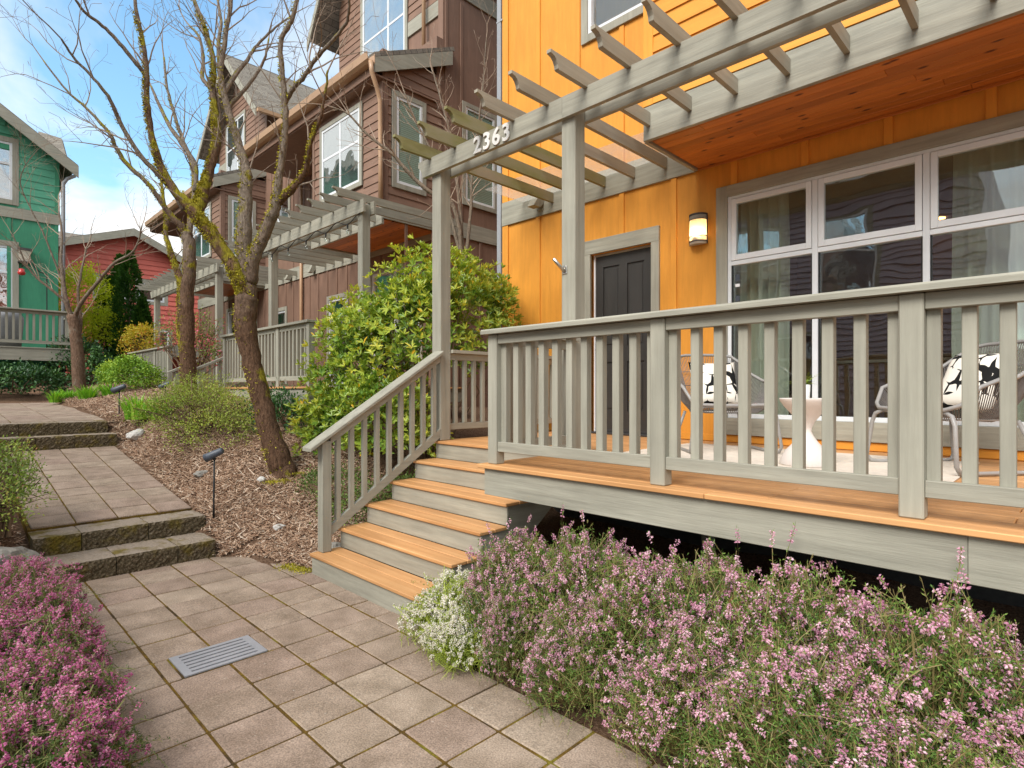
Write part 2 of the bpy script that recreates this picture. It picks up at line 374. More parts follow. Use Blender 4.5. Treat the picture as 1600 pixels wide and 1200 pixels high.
M['currant'] = attrmat('flowering_currant', [(0, (0.14, 0.22, 0.05)), (0.45, (0.26, 0.32, 0.08)), (0.55, (0.55, 0.12, 0.16)), (1, (0.72, 0.20, 0.30))], 0.5, 0.3, 0.3)
M['heather_leaf'] = attrmat('heather_needles', [(0, (0.035, 0.085, 0.02)), (0.45, (0.10, 0.20, 0.04)), (0.8, (0.23, 0.34, 0.065)), (1, (0.27, 0.21, 0.09))], 0.55, 0.25, 0.2)
M['magenta_leaf'] = attrmat('magenta_heather_needles', [(0, (0.03, 0.06, 0.018)), (0.5, (0.10, 0.17, 0.04)), (1, (0.27, 0.27, 0.10))], 0.55, 0.25, 0.2)
M['white_leaf'] = attrmat('white_heather_needles', [(0, (0.09, 0.14, 0.02)), (0.5, (0.25, 0.34, 0.05)), (1, (0.44, 0.50, 0.08))], 0.55, 0.25, 0.2)
M['heather_pink'] = attrmat('pink_heather_bells', [(0, (0.56, 0.22, 0.36)), (0.5, (0.80, 0.46, 0.58)), (1, (0.94, 0.76, 0.80))], 0.6, 0.2, 0.4, (1.1, 1.0, 1.05))
M['heather_mag'] = attrmat('magenta_heather_bells', [(0, (0.46, 0.08, 0.25)), (0.5, (0.72, 0.24, 0.44)), (1, (0.88, 0.54, 0.66))], 0.6, 0.2, 0.4, (1.1, 1.0, 1.05))
M['heather_white'] = attrmat('white_heather_bells', [(0, (0.74, 0.71, 0.58)), (1, (0.95, 0.93, 0.86))], 0.6, 0.2, 0.4, (1.1, 1.0, 1.05))
M['stem'] = paint('brown_stem', (0.15, 0.095, 0.055), (1, 1, 1), 0.2, 0.2, 0.8)
def bark(name, mossy, c1, c2, mosscut=0.5):
    b = NB(name); v = b.coord((1, 1, 0.35), False); n = b.noise(v, 38, 7, 0.7); n2 = b.noise(b.coord((1, 1, 1), False), 5, 5)
    col = b.ramp(n, [(0.3, c1), (0.7, c2)])
    tc3 = b.n('ShaderNodeTexCoord'); sx = b.n('ShaderNodeSeparateXYZ'); b.l(tc3.outputs['Object'], sx.inputs[0])
    hf = b.math('ADD', b.math('MULTIPLY', sx.outputs['Z'], 0.25), b.math('MULTIPLY', b.noise(b.coord((1, 1, 1), False), 3, 3), 0.3))
    col = b.mix(b.ramp(hf, [(0.62, (0,) * 3), (1.0, (0.85,) * 3)]), col, b.ramp(n, [(0.3, (0.13, 0.10, 0.075)), (0.7, (0.36, 0.30, 0.235))]))
    if mossy:
        geo = b.n('ShaderNodeNewGeometry'); sp = b.n('ShaderNodeSeparateXYZ'); b.l(geo.outputs['Normal'], sp.inputs[0])
        f = b.math('ADD', n2, b.math('MULTIPLY', sp.outputs['Z'], 0.16))
        col = b.mix(b.ramp(f, [(mosscut, (0,) * 3), (mosscut + 0.1, (1,) * 3)]), col, b.ramp(n, [(0.3, (0.13, 0.11, 0.01)), (0.7, (0.42, 0.36, 0.035))]))
    else:
        col = b.mix(b.ramp(n2, [(0.55, (0,) * 3), (0.7, (0.6,) * 3)]), col, (0.30, 0.28, 0.22))
    return b.done(col, 0.9, b.bump(n, 1.0, 0.05), 0.15)
M['bark'] = bark('mossy_brown_bark', True, (0.05, 0.027, 0.016), (0.22, 0.125, 0.075), 0.60)
M['barkmossy'] = bark('thick_mossy_bark', True, (0.06, 0.034, 0.02), (0.24, 0.14, 0.085), 0.47)
M['barkbrown'] = bark('reddish_brown_bark', False, (0.085, 0.05, 0.032), (0.25, 0.155, 0.105))
M['barkpale'] = bark('pale_lichen_bark', False, (0.15, 0.11, 0.08), (0.34, 0.27, 0.20))
M['moss'] = attrmat('moss_tufts', [(0, (0.16, 0.135, 0.012)), (0.5, (0.40, 0.35, 0.03)), (1, (0.60, 0.52, 0.07))], 0.9, 0.1)
M['twig'] = paint('grey_brown_twig', (0.25, 0.195, 0.15), (1, 1, 1), 0.2, 0.1, 0.85)
M['twigpale'] = paint('pale_twig', (0.36, 0.27, 0.20), (1, 1, 1), 0.2, 0.1, 0.85)
def shingle():
    b = NB('asphalt_shingles'); v = b.coord((1, 1, 1), False)
    br = b.n('ShaderNodeTexBrick'); br.inputs['Scale'].default_value = 1.0; br.inputs['Brick Width'].default_value = 0.33; br.inputs['Row Height'].default_value = 0.14
    br.inputs['Mortar Size'].default_value = 0.006; br.inputs['Color1'].default_value = (0.17, 0.15, 0.125, 1); br.inputs['Color2'].default_value = (0.24, 0.215, 0.18, 1); br.inputs['Mortar'].default_value = (0.06, 0.055, 0.05, 1)
    tc2 = b.n('ShaderNodeTexCoord'); b.l(tc2.outputs['UV'], br.inputs['Vector'])
    n = b.noise(v, 30, 4); col = b.mix(1.0, br.outputs['Color'], b.ramp(n, [(0.3, (0.75,) * 3), (0.7, (1.2,) * 3)]), 'MULTIPLY')
    return b.done(col, 0.9, b.bump(br.outputs['Fac'], 0.4, 0.01), 0.15)
M['shingle'] = shingle()
def metal(name, c, rough=0.4, met=1.0): return NB(name).done(c, rough, None, 0.5, met)
M['galv'] = paint('galvanised_grate', (0.30, 0.295, 0.31), (1, 1, 1), 0.06, 0.1, 0.45, spec=0.5, dirt=0.4)
M['darkmetal'] = paint('dark_bronze_metal', (0.045, 0.042, 0.042), (1, 1, 1), 0.1, 0.05, 0.45, spec=0.5)
M['slate'] = paint('slate_blue_metal', (0.065, 0.075, 0.095), (1, 1, 1), 0.1, 0.08, 0.45, spec=0.5)
M['nickel'] = metal('brushed_nickel', (0.55, 0.52, 0.48), 0.3)
M['number'] = paint('pale_metal_number', (0.80, 0.77, 0.73), (1, 1, 1), 0.1, 0.1, 0.4, spec=0.5)
M['white'] = paint('matte_white_resin', (0.70, 0.64, 0.595), (1, 1, 1), 0.03, 0.05, 0.5, dirt=0.06)
M['pot'] = paint('white_ceramic', (0.82, 0.81, 0.80), (1, 1, 1), 0.01, 0.0, 0.25, spec=0.5, dirt=0.03)
M['chairframe'] = paint('grey_chair_tube', (0.31, 0.295, 0.28), (1, 1, 1), 0.05, 0.05, 0.4, spec=0.45)
M['cord'] = paint('grey_woven_cord', (0.20, 0.185, 0.175), (1, 1, 1), 0.2, 0.2, 0.7)
M['black'] = paint('black_plastic_and_shade', (0.02, 0.02, 0.02), (1, 1, 1), 0.1, 0.05, 0.5)  # real black plastic, also painted shade in drain slots and red house windows
M['rug'] = paint('cream_woven_rug', (0.66, 0.58, 0.49), (1, 1, 1), 0.12, 0.5, 0.95, dirt=0.08, spec=0.1)
M['cover'] = paint('grey_cover_cloth', (0.33, 0.33, 0.34), (1, 1, 1), 0.1, 0.3, 0.8)
M['redglass'] = paint('red_feeder_plastic', (0.50, 0.03, 0.025), (1, 1, 1), 0.05, 0.02, 0.25, spec=0.5)
M['rock'] = paint('grey_landscape_rock', (0.26, 0.24, 0.21), (1, 1, 1), 0.3, 0.9, 0.9, wear=0.3, wearcol=(0.12, 0.11, 0.05))
M['palerock'] = paint('pale_landscape_rock', (0.52, 0.49, 0.45), (1, 1, 1), 0.25, 0.8, 0.85)
M['pane_backing'] = paint('pale_window_blind', (0.30, 0.32, 0.33), (1, 1, 1), 0.05, 0.05, 0.8)
def slats():
    b = NB('green_window_slats'); w = b.n('ShaderNodeTexWave', bands_direction='Z'); w.inputs['Scale'].default_value = 9; b.l(b.coord((1, 1, 1)), w.inputs['Vector'])
    return b.done(b.ramp(w.outputs['Fac'], [(0.1, (0.30, 0.37, 0.34)), (0.5, (0.58, 0.68, 0.62))]), 0.7)
M['slats'] = slats()
M['shaded_wall'] = paint('under_deck_shade_wall', (0.045, 0.042, 0.04), (1, 1, 1), 0.2, 0.3, 0.9)  # near-black foundation colour stands in for the shade under the deck
M['room'] = paint('room_wall_paint', (0.16, 0.11, 0.075), (1, 1, 1), 0.05, 0.05, 0.8)
M['roomfloor'] = paint('room_wood_floor', (0.20, 0.10, 0.05), (0.1, 1, 1), 0.2, 0.1, 0.4)
M['firewood'] = paint('split_firewood', (0.34, 0.20, 0.11), (1, 0.1, 1), 0.3, 0.5, 0.85)
M['deadleaf'] = paint('dry_brown_leaf', (0.32, 0.15, 0.07), (1, 1, 1), 0.3, 0.2, 0.8)
def fabric():
    b = NB('dashed_cushion_print'); v = b.coord((1, 1, 1), False)
    n = b.noise(v, 5, 2); vo = b.n('ShaderNodeTexVoronoi', feature='DISTANCE_TO_EDGE'); vo.inputs['Scale'].default_value = 11; vo.inputs['Randomness'].default_value = 0.55; b.l(v, vo.inputs['Vector'])
    th = b.math('ADD', vo.outputs['Distance'], b.math('MULTIPLY', b.math('SUBTRACT', b.noise(v, 7, 1), 0.47), -1.1))
    col = b.ramp(th, [(0.035, (0.012,) * 3), (0.05, (0.80, 0.75, 0.66))])
    return b.done(col, 0.85, b.bump(b.noise(v, 200, 2), 0.2, 0.002), 0.15)
M['cushion'] = fabric()
def curtain():
    b = NB('sheer_curtain'); n = b.noise(b.coord((1, 1, 0.05), False), 20, 3)
    d = b.n('ShaderNodeBsdfDiffuse'); d.inputs[0].default_value = (0.80, 0.82, 0.70, 1)
    t = b.n('ShaderNodeBsdfTranslucent'); t.inputs[0].default_value = (0.80, 0.82, 0.68, 1)
    m = b.n('ShaderNodeMixShader'); m.inputs[0].default_value = 0.45; b.l(d.outputs[0], m.inputs[1]); b.l(t.outputs[0], m.inputs[2]); b.l(m.outputs[0], b.out.inputs[0]); return b.m
M['curtain'] = curtain()
def emis(name, c, s):
    b = NB(name); e = b.n('ShaderNodeEmission'); e.inputs[0].default_value = (*c, 1); e.inputs[1].default_value = s; b.l(e.outputs[0], b.out.inputs[0]); return b.m
M['bulbglow'] = emis('lit_lamp_bulb', (1.0, 0.58, 0.20), 14)
M['downlight'] = emis('lit_downlight', (1.0, 0.45, 0.14), 6)
def frosted():
    b = NB('frosted_lamp_glass'); d = b.n('ShaderNodeBsdfTranslucent'); d.inputs[0].default_value = (0.95, 0.90, 0.80, 1)
    g = b.n('ShaderNodeBsdfDiffuse'); g.inputs[0].default_value = (0.75, 0.70, 0.62, 1)
    m = b.n('ShaderNodeMixShader'); m.inputs[0].default_value = 0.6; b.l(g.outputs[0], m.inputs[1]); b.l(d.outputs[0], m.inputs[2]); b.l(m.outputs[0], b.out.inputs[0]); return b.m
M['frost'] = frosted()
M['bulb'] = glass('clear_bulb_glass', 0.08, 0.0)
# ================================================================== GROUND
def smooth(t): t = np.clip(t, 0, 1); return t * t * (3 - 2 * t)
PX = [-300, -40, -20, -15, -12, -9, -7.2, -6.9, -6.55, -2.95, -2.6, -2.15, -2.0, 300]
PZ = [2.2, 2.0, 1.85, 1.70, 1.38, 1.24, 1.15, 1.0, 0.77, 0.36, 0.24, 0.03, 0.0, 0.0]
BX = [-300, -20, -12, -8.5, -7, -5, -4, -3.1, -2.2, -1.4, -1.0, 300]
BZ = [2.3, 1.95, 1.5, 1.40, 1.30, 1.00, 0.80, 0.57, 0.26, 0.05, 0.0, 0.0]
def ground_z(x, y):
    x = np.asarray(x, float); y = np.asarray(y, float)
    p = np.interp(x, PX, PZ); b = np.interp(x, BX, BZ)
    b = b + 0.28 * smooth((y - 0.2) / 1.6) * smooth((-0.9 - x) / 0.6)
    t = smooth((y + 0.42) / 0.75)
    z = p * (1 - t) + b * t
    left = smooth((-1.72 - y) / 0.3) * smooth((x + 30) / 5)
    z = z + 0.07 * left
    inpath = smooth((y + 1.95) / 0.1) * (1 - smooth((y + 0.40) / 0.06))
    z = z - 0.09 * inpath * (x < -2.1) - 0.05 * (x >= -2.1) * smooth((0.06 - y) / 0.06) * smooth((y + 1.95) / 0.1)
    nz = 0.018 * np.sin(x * 3.1 + 1.7 * np.sin(y * 2.3)) + 0.014 * np.sin(y * 4.7 + x * 1.9)
    return z + nz * (1 - inpath)
def make_ground():
    xs = np.concatenate([[-900, -300, -120, -60, -40, -30, -25], np.arange(-20, -14, 0.5), np.arange(-14, 5, 0.12), np.arange(5, 12, 1.0), [15, 25, 60, 150, 400, 900]])
    ys = np.concatenate([[-900, -300, -100, -40, -20, -12], np.arange(-8, -3, 0.5), np.arange(-3, 4, 0.12), np.arange(4, 14, 1.0), [18, 25, 40, 100, 300, 900]])
    X, Y = np.meshgrid(xs, ys, indexing='ij'); Zz = ground_z(X, Y)
    V = np.stack([X, Y, Zz], -1).reshape(-1, 3); nx, ny = X.shape
    i, j = np.meshgrid(np.arange(nx - 1), np.arange(ny - 1), indexing='ij'); a = (i * ny + j).ravel()
    Q = np.stack([a, a + ny, a + ny + 1, a + 1], 1)
    return put('ground', np_mesh('ground', V, Q, M['soil'], smooth=True), kind='structure')
make_ground()

# lower patio
pat = put('patio', MB().box(-2.2, .62, -3.6, 0.06, -0.06, -0.006).box(.62, 4.6, -3.6, -.137, -0.06, -0.006).mesh('patio', M['joint'], origin=(0, 0, 0)), kind='structure')
G = 0.322; OX, OY = 0.2215, -0.778
_pm = {}
def slab(parent, x0, x1, y0, y1, ztop, th=0.05, tilt=0.0, pivot=None):
    g = 0.0068; a = round(x1 - x0 - 2 * g, 3); b_ = round(y1 - y0 - 2 * g, 3)
    if (a, b_, th) not in _pm: _pm[(a, b_, th)] = MB().box(-a/2, a/2, -b_/2, b_/2, -th, 0).mesh('paver', M['paver'], bevel=0.005)
    return put('paver', _pm[(a, b_, th)], parent, ((x0+x1)/2 + random.uniform(-.002, .002), (y0+y1)/2 + random.uniform(-.002, .002), ztop + random.uniform(-.0022, .0022)),
               (random.uniform(-.004, .004), tilt + random.uniform(-.004, .004), random.uniform(-.006, .006)))
def edge_y(x): return float(np.interp(x, [-2.2, -2.14, -1.84, -1.4, -1.0, -0.95, 0.4, 1.15, 1.9, 2.6, 4.5], [-.40, -.38, -.10, -.03, .05, .06, .06, -.06, -.08, -.10, -.5]))
for i in range(-8, 13):
    for j in range(-8, 3):
        x0, x1, y0, y1 = OX + G*i, OX + G*(i+1), OY + G*j, OY + G*(j+1)
        sh = 0.0
        if x1 < -2.25: continue
        x0 = max(x0, -2.2)
        if x1 - x0 < 0.05: continue
        ym = edge_y((x0 + x1) / 2) + (0.10 if x1 < -1.0 else 0.0)
        y1c = min(y1, max(ym, -9)) if y1 > 0.05 and x1 > -1.05 else y1
        if (y0 + y1) / 2 > ym + 0.08 or y1c - y0 < 0.05: continue
        if i == -1 and j == -1: slab(pat, x0, x1, -0.872, y1, 0); continue
        if i == -1 and j == -2: slab(pat, x0, x1, y0, -1.343, 0); continue
        slab(pat, x0, x1, y0, y1c, 0)
# drain grate
dg = thing('drain_grate', 'flat grey metal drain grate with long slots set in the pavers', 'drain', (0.06, -1.11, -0.011))
m = MB()
gx0, gx1, gy0, gy1 = -0.096, 0.217, -1.338, -0.877
m.box(gx0, gx1, gy0, gy0+0.045, -0.003, 0.005); m.box(gx0, gx1, gy1-0.045, gy1, -0.003, 0.005)
nb = 7; wbar = (gx1 - gx0) / (2 * nb - 1 + 1.2)
xx = gx0
for k in range(nb):
    wd = (gx1 - gx0 - 6 * 0.016) / 7
    m.box(xx, xx + wd, gy0 + 0.045, gy1 - 0.045, -0.003, 0.0045); xx += wd + 0.016
m.build('grate_frame', M['galv'], dg)
MB().box(gx0+.003, gx1-.003, gy0+.01, gy1-.01, -0.0055, -0.0035).build('slot_shade', M['black'], dg)  # thin black sheet just under the bars, shade of the slots as colour

# stone steps (each block its own piece)
def block(parent, x0, x1, y0, y1, z0, z1, seed, rough=0.007):
    r = random.Random(seed); bm = bmesh.new()
    nx, ny, nz = max(2, int((x1-x0)/.06)), max(3, int((y1-y0)/.022)), max(2, int((z1-z0)/.022))
    me = bpy.data.meshes.new('step_block'); V = []; F = []
    def grid(o, du, dv, nu, nv):
        base = len(V)
        for a in range(nu + 1):
            for c in range(nv + 1):
                V.append(tuple(o[k] + du[k]*a/nu + dv[k]*c/nv for k in range(3)))
        for a in range(nu):
            for c in range(nv): F.append((base+a*(nv+1)+c, base+(a+1)*(nv+1)+c, base+(a+1)*(nv+1)+c+1, base+a*(nv+1)+c+1))
    X, Y, Zh = x1-x0, y1-y0, z1-z0
    grid((X/2, -Y/2, 0), (0, Y, 0), (0, 0, Zh), ny, nz); grid((-X/2, -Y/2, 0), (0, Y, 0), (0, 0, Zh), ny, nz)
    grid((-X/2, -Y/2, 0), (X, 0, 0), (0, 0, Zh), nx, nz); grid((-X/2, Y/2, 0), (X, 0, 0), (0, 0, Zh), nx, nz)
    grid((-X/2, -Y/2, Zh), (X, 0, 0), (0, Y, 0), nx, ny)
    me.from_pydata(V, [], F); bm.from_mesh(me); bmesh.ops.remove_doubles(bm, verts=bm.verts, dist=1e-4); bmesh.ops.recalc_face_normals(bm, faces=bm.faces)
    for v in bm.verts:
        top = v.co.z > Zh - 1e-3; fr = v.co.x > X/2 - 1e-3
        if top and fr: v.co.x -= 0.003 + r.uniform(0, 0.007); v.co.z -= 0.001 + r.uniform(0, .004)
        elif fr: v.co.x += r.uniform(-rough, rough)
        elif top:
            v.co.z += r.uniform(-.0025, .0025)
            if abs(abs(v.co.y) - Y/2) < 1e-3: v.co.z -= 0.003
        if abs(abs(v.co.y) - Y/2) < 1e-3 and not top: v.co.y += r.uniform(-.003, .0005) * (1 if v.co.y > 0 else -1)
    bm.to_mesh(me); bm.free(); me.materials.append(M['stone'])
    return put('step_block', me, parent, ((x0+x1)/2, (y0+y1)/2, z0))
def steps(name, label, rows):
    t = thing(name, label, 'steps', (rows[0][0], (rows[0][4][0] + rows[0][4][-1]) / 2, rows[0][2]))
    for q, (xf, xb, z0, z1, ys) in enumerate(rows):
        for k in range(len(ys) - 1): block(t, xb, xf, ys[k] + .002, ys[k+1] - .002, z0, z1, hash((name, q, k)) % 999 if False else 17*q + k + len(label))
    return t
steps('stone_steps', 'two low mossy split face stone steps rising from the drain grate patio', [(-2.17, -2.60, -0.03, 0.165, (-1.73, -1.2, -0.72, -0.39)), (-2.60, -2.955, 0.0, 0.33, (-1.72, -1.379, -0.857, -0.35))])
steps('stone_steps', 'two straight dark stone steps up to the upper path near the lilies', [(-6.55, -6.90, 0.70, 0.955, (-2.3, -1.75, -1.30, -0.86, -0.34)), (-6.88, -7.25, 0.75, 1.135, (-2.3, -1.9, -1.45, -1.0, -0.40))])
# sloping middle path
TILT = math.atan2(0.41, 3.6)
mid = put('path', MB().prism([(-2.958, 0.348), (-6.55, 0.757), (-6.55, 0.60), (-2.958, 0.20)], 'y', -1.72, -0.37).mesh('path', M['joint'], origin=(0, 0, 0)), kind='structure')
for k in range(11):
    x1 = -2.957 - k * 0.327; x0 = x1 - 0.327
    for (y0, y1) in ((-1.70, -1.365), (-1.365, -1.031), (-1.031, -0.69), (-0.69, -0.37)):
        zc = 0.36 + (-2.95 - (x0 + x1) / 2) * 0.41 / 3.6
        slab(mid, x0, x1, y0, y1, zc, 0.05, TILT)
# upper path
up = put('path', MB().prism([(-7.2, 1.128), (-12.2, 1.33), (-12.2, 1.0), (-7.2, 1.0)], 'y', -3.2, 0.02).mesh('path', M['joint'], origin=(0, 0, 0)), kind='structure')
T2 = math.atan2(0.2, 5.0)
for k in range(10):
    x1 = -7.25 - k * 0.49; x0 = x1 - 0.49
    for j in range(6):
        y0 = -3.0 + j * 0.5; 
        slab(up, x0, x1, y0, y0 + 0.5, 1.14 + (-7.2 - (x0+x1)/2) * 0.2 / 5.0, 0.05, T2)

# ================================================================== ORANGE HOUSE
WY = 3.35
def lap_boards(parent, mat, axis, a0, a1, plane, sign, z0, z1, exp=0.152, holes=(), th=0.022):
    """lap boards on a wall: axis 'x' wall faces -Y at y=plane, axis 'y' wall faces +X (sign=+1) at x=plane"""
    z = z0; cache = {}
    while z < z1 - 0.02:
        zt = min(z + exp, z1); segs = [(a0, a1)]
        for (h0, h1, hz0, hz1) in holes:
            if hz0 < (z + zt) / 2 < hz1:
                ns = []
                for (s0, s1) in segs:
                    if h1 <= s0 or h0 >= s1: ns.append((s0, s1)); continue
                    if h0 > s0 + .01: ns.append((s0, h0))
                    if h1 < s1 - .01: ns.append((h1, s1))
                segs = ns
        for (s0, s1) in segs:
            L = round(s1 - s0, 3); H = round(zt - z, 3)
            key = (L, H, axis, mat.name, sign)
            if key not in cache:
                o = sign
                prof = [(0, 0), (o * th, 0), (o * 0.006, H + 0.012), (0, H + 0.012)]
                if axis == 'x': cache[key] = MB().prism([(p[0], p[1]) for p in prof], 'x', -L/2, L/2).mesh('siding_board', mat)
                else: cache[key] = MB().prism([(p[0], p[1]) for p in prof], 'y', -L/2, L/2).mesh('siding_board', mat)
            c = (s0 + s1) / 2
            put('siding_board', cache[key], parent, (c, plane, z) if axis == 'x' else (plane, c, z))
        z = zt
def wall_holes(m, x0, x1, y0, y1, z0, z1, holes, axis='x'):
    """solid wall slab with rectangular holes (a0,a1,z0,z1), axis along which it runs"""
    xs = sorted({x0, x1, *[h[0] for h in holes], *[h[1] for h in holes]}); 
    for a, b in zip(xs[:-1], xs[1:]):
        if b <= x0 or a >= x1: continue
        cuts = sorted([(h[2], h[3]) for h in holes if h[0] < (a+b)/2 < h[1]])
        z = z0
        for c0, c1 in cuts + [(z1, z1)]:
            if c0 > z:
                if axis == 'x': m.box(a, b, y0, y1, z, c0)
                else: m.box(y0, y1, a, b, z, c0)
            z = max(z, c1)
def window(parent, x0, x1, z0, z1, y, cols=(), rows=(), trim=0.1, trimmat=None, fr=0.045, axis='x', facing=-1, glass='glass', solid=None, name='window'):
    """window whose outer frame fills x0..x1,z0..z1 of the opening; facing -1: -Y (axis x); +1: +X (axis y). Returns the window part."""
    tm = trimmat or M['gray_z']
    def bx(nm, par, mat, a0, a1, d0, d1, c0, c1, **k):       # d measured outwards from the wall plane
        if solid and nm in ('frame', 'mullion'): d0, d1 = 0.004, d1 + .012
        lo, hi = (y + facing * d0, y + facing * d1); lo, hi = min(lo, hi), max(lo, hi)
        if axis == 'x': return box(nm, par, mat, a0, a1, lo, hi, c0, c1, **k)
        return box(nm, par, mat, lo, hi, a0, a1, c0, c1, **k)
    w = bx(name, parent, tm, x0 - trim, x0, 0.002, 0.03, z0 - trim, z1 + trim)
    bx('casing', w, tm, x1, x1 + trim, 0.002, 0.03, z0 - trim, z1 + trim)
    bx('casing', w, tm, x0, x1, 0.002, 0.032, z1, z1 + trim)
    bx('sill', w, tm, x0, x1, 0.002, 0.034, z0 - trim, z0)
    V = M['vinyl']
    bx('frame', w, V, x0, x0 + fr, -0.06, 0.012, z0, z1); bx('frame', w, V, x1 - fr, x1, -0.06, 0.012, z0, z1)
    bx('frame', w, V, x0 + fr, x1 - fr, -0.06, 0.010, z1 - fr, z1); bx('frame', w, V, x0 + fr, x1 - fr, -0.06, 0.010, z0, z0 + fr)
    xs = [x0 + fr] + [c for c in cols] + [x1 - fr]; zs = [z0 + fr] + [r for r in rows] + [z1 - fr]
    for c in cols: bx('mullion', w, V, c - fr/2, c + fr/2, -0.055, 0.008, z0 + fr, z1 - fr)
    for r in rows: bx('mullion', w, V, x0 + fr, x1 - fr, -0.055, 0.006, r - fr/2, r + fr/2)
    for i in range(len(xs) - 1):
        for j in range(len(zs) - 1):
            if solid: bx('pane', w, M[glass], xs[i], xs[i+1], 0.009, 0.012, zs[j], zs[j+1], bevel=0)
            else: bx('pane', w, M[glass], xs[i], xs[i+1], -0.045, -0.039, zs[j], zs[j+1], bevel=0)
    if solid: bx('pane_backing', w, M[solid], x0 + fr, x1 - fr, 0.002, 0.006, z0 + fr, z1 - fr, bevel=0)
    return w
oh = thing('townhouse', 'orange board and batten townhouse with dark front door', 'house', (-2.0, WY, 0))
holes = [(-0.476, 0.366, 1.06, 3.26), (1.24, 3.76, 1.33, 3.56), (-0.52, 0.55, 5.96, 7.3)]
m = MB(); wall_holes(m, -2.0, 5.2, WY, WY + 0.15, 0.9, 9.0, holes)
m.box(-2.0, -1.85, WY + 0.15, 11, 0.9, 9.0); m.box(5.05, 5.2, WY + .15, 11, 0.9, 9.0); m.box(-1.85, 5.05, 10.85, 11, 0.9, 9.0)
m.build('wall', M['orange'], oh)
MB().box(-1.99, 5.19, WY + 0.02, 10.98, -0.3, 0.9).build('foundation', M['shaded_wall'], oh)
MB().prism([(2.7, 8.95), (7.2, 11.2), (11.5, 8.95), (11.5, 8.8), (2.7, 8.8)], 'x', -2.5, 5.6).build('roof', M['shingle'], oh)
for bxx in (-1.34, -0.675, -0.03, 0.64, 1.305, 1.97, 2.63, 3.30, 3.97, 4.6):
    if bxx < 0.95:
        zt = 3.908; z0 = 1.075
        if -0.60 < bxx < 0.45: z0 = 3.43
        box('batten', oh, M['orange'], bxx - .033, bxx + .033, WY - .018, WY - .001, z0, zt)
    else: box('batten', oh, M['orange'], bxx - .033, bxx + .033, WY - .018, WY - .001, 3.672 if bxx < 3.9 else 1.075, 3.946)
for bxx in (-1.34, -0.675, -0.03, 0.62):
    if -0.6 < bxx < 0.6:
        box('batten', oh, M['orange'], bxx - .033, bxx + .033, WY - .018, WY - .001, 4.236, 5.86)
    else: box('batten', oh, M['orange'], bxx - .033, bxx + .033, WY - .018, WY - .001, 4.236, 8.8)
box('corner_board', oh, M['orange'], -2.012, -1.90, WY - .022, WY - .001, 1.075, 3.906); box('corner_board', oh, M['orange'], -2.012, -1.90, WY - .022, WY - .001, 4.236, 8.8)
box('belly_band', oh, M['gray_x'], -2.015, 0.888, WY - .03, WY - .001, 3.908, 4.234)
box('base_board', oh, M['orange_x'], -1.9, -0.56, WY - .02, WY - .001, 1.085, 1.25)
box('base_board', oh, M['orange_x'], 0.47, 5.0, WY - .012, WY - .001, 1.085, 1.155)
# downspout at the corner
m = MB(); m.box(-2.115, -2.035, WY - 0.03, WY + 0.05, 0.3, 9.0)
ds = m.build('downspout', M['gray_gutter'], oh, bevel=0.006)
for z in (2.2, 4.6, 6.8): box('strap', ds, M['gray_gutter'], -2.12, -2.0, WY - .034, WY + .054, z, z + .03)
# front door
box('door_casing', oh, M['gray_z'], 0.366, 0.468, WY - .03, WY + .05, 1.085, 3.26); box('door_casing', oh, M['gray_z'], -0.578, -0.476, WY - .03, WY + .05, 1.085, 3.26)
box('door_casing', oh, M['gray_x'], -0.578, 0.468, WY - .031, WY + .05, 3.26, 3.43)
box('door_stop', oh, M['gray_z'], 0.335, 0.366, WY + .05, WY + .12, 1.1, 3.26); box('door_stop', oh, M['vinyl'], -0.476, -0.455, WY + .05, WY + .12, 1.1, 3.26); box('door_stop', oh, M['gray_x'], -0.455, 0.335, WY + .05, WY + .12, 3.235, 3.26)
box('threshold', oh, M['darkmetal'], -0.476, 0.366, WY - .01, WY + .12, 1.082, 1.105)
m = MB(); dl, dr, dz0, dz1, dy0 = -0.455, 0.335, 1.106, 3.235, WY + 0.065
hol = []
for (a, b) in ((dl + .11, -0.115), (-0.005, dr - .11)):
    for (c, d) in ((1.36, 1.95), (2.13, 3.10)): hol.append((a, b, c, d))
wall_holes(m, dl, dr, dy0, dy0 + .04, dz0, dz1, hol)
door = m.build('door', M['door'], oh)
for (a, b, c, d) in hol:
    MB().box(a - .002, b + .002, dy0 + .018, dy0 + .036, c - .002, d + .002).build('door_panel', M['door'], door)
    MB().prism([(a + .03, c + .03), (b - .03, c + .03), (b - .03, d - .03), (a + .03, d - .03)], 'y', dy0 + .008, dy0 + .018).build('panel_field', M['door'], door, bevel=0.005)
MB().tube([(-0.40, dy0 - .05, 2.10), (-0.40, dy0 - .002, 2.10)], [.026, .018], 12).build('door_knob', M['nickel'], door, smooth=True)
MB().tube([(-0.40, dy0 - .02, 2.26), (-0.40, dy0 - .002, 2.26)], .026, 14).build('deadbolt', M['nickel'], door, smooth=True)
box('kick_plate', door, M['darkmetal'], dl + .01, dr - .01, dy0 - .004, dy0 - .0005, 1.11, 1.14)
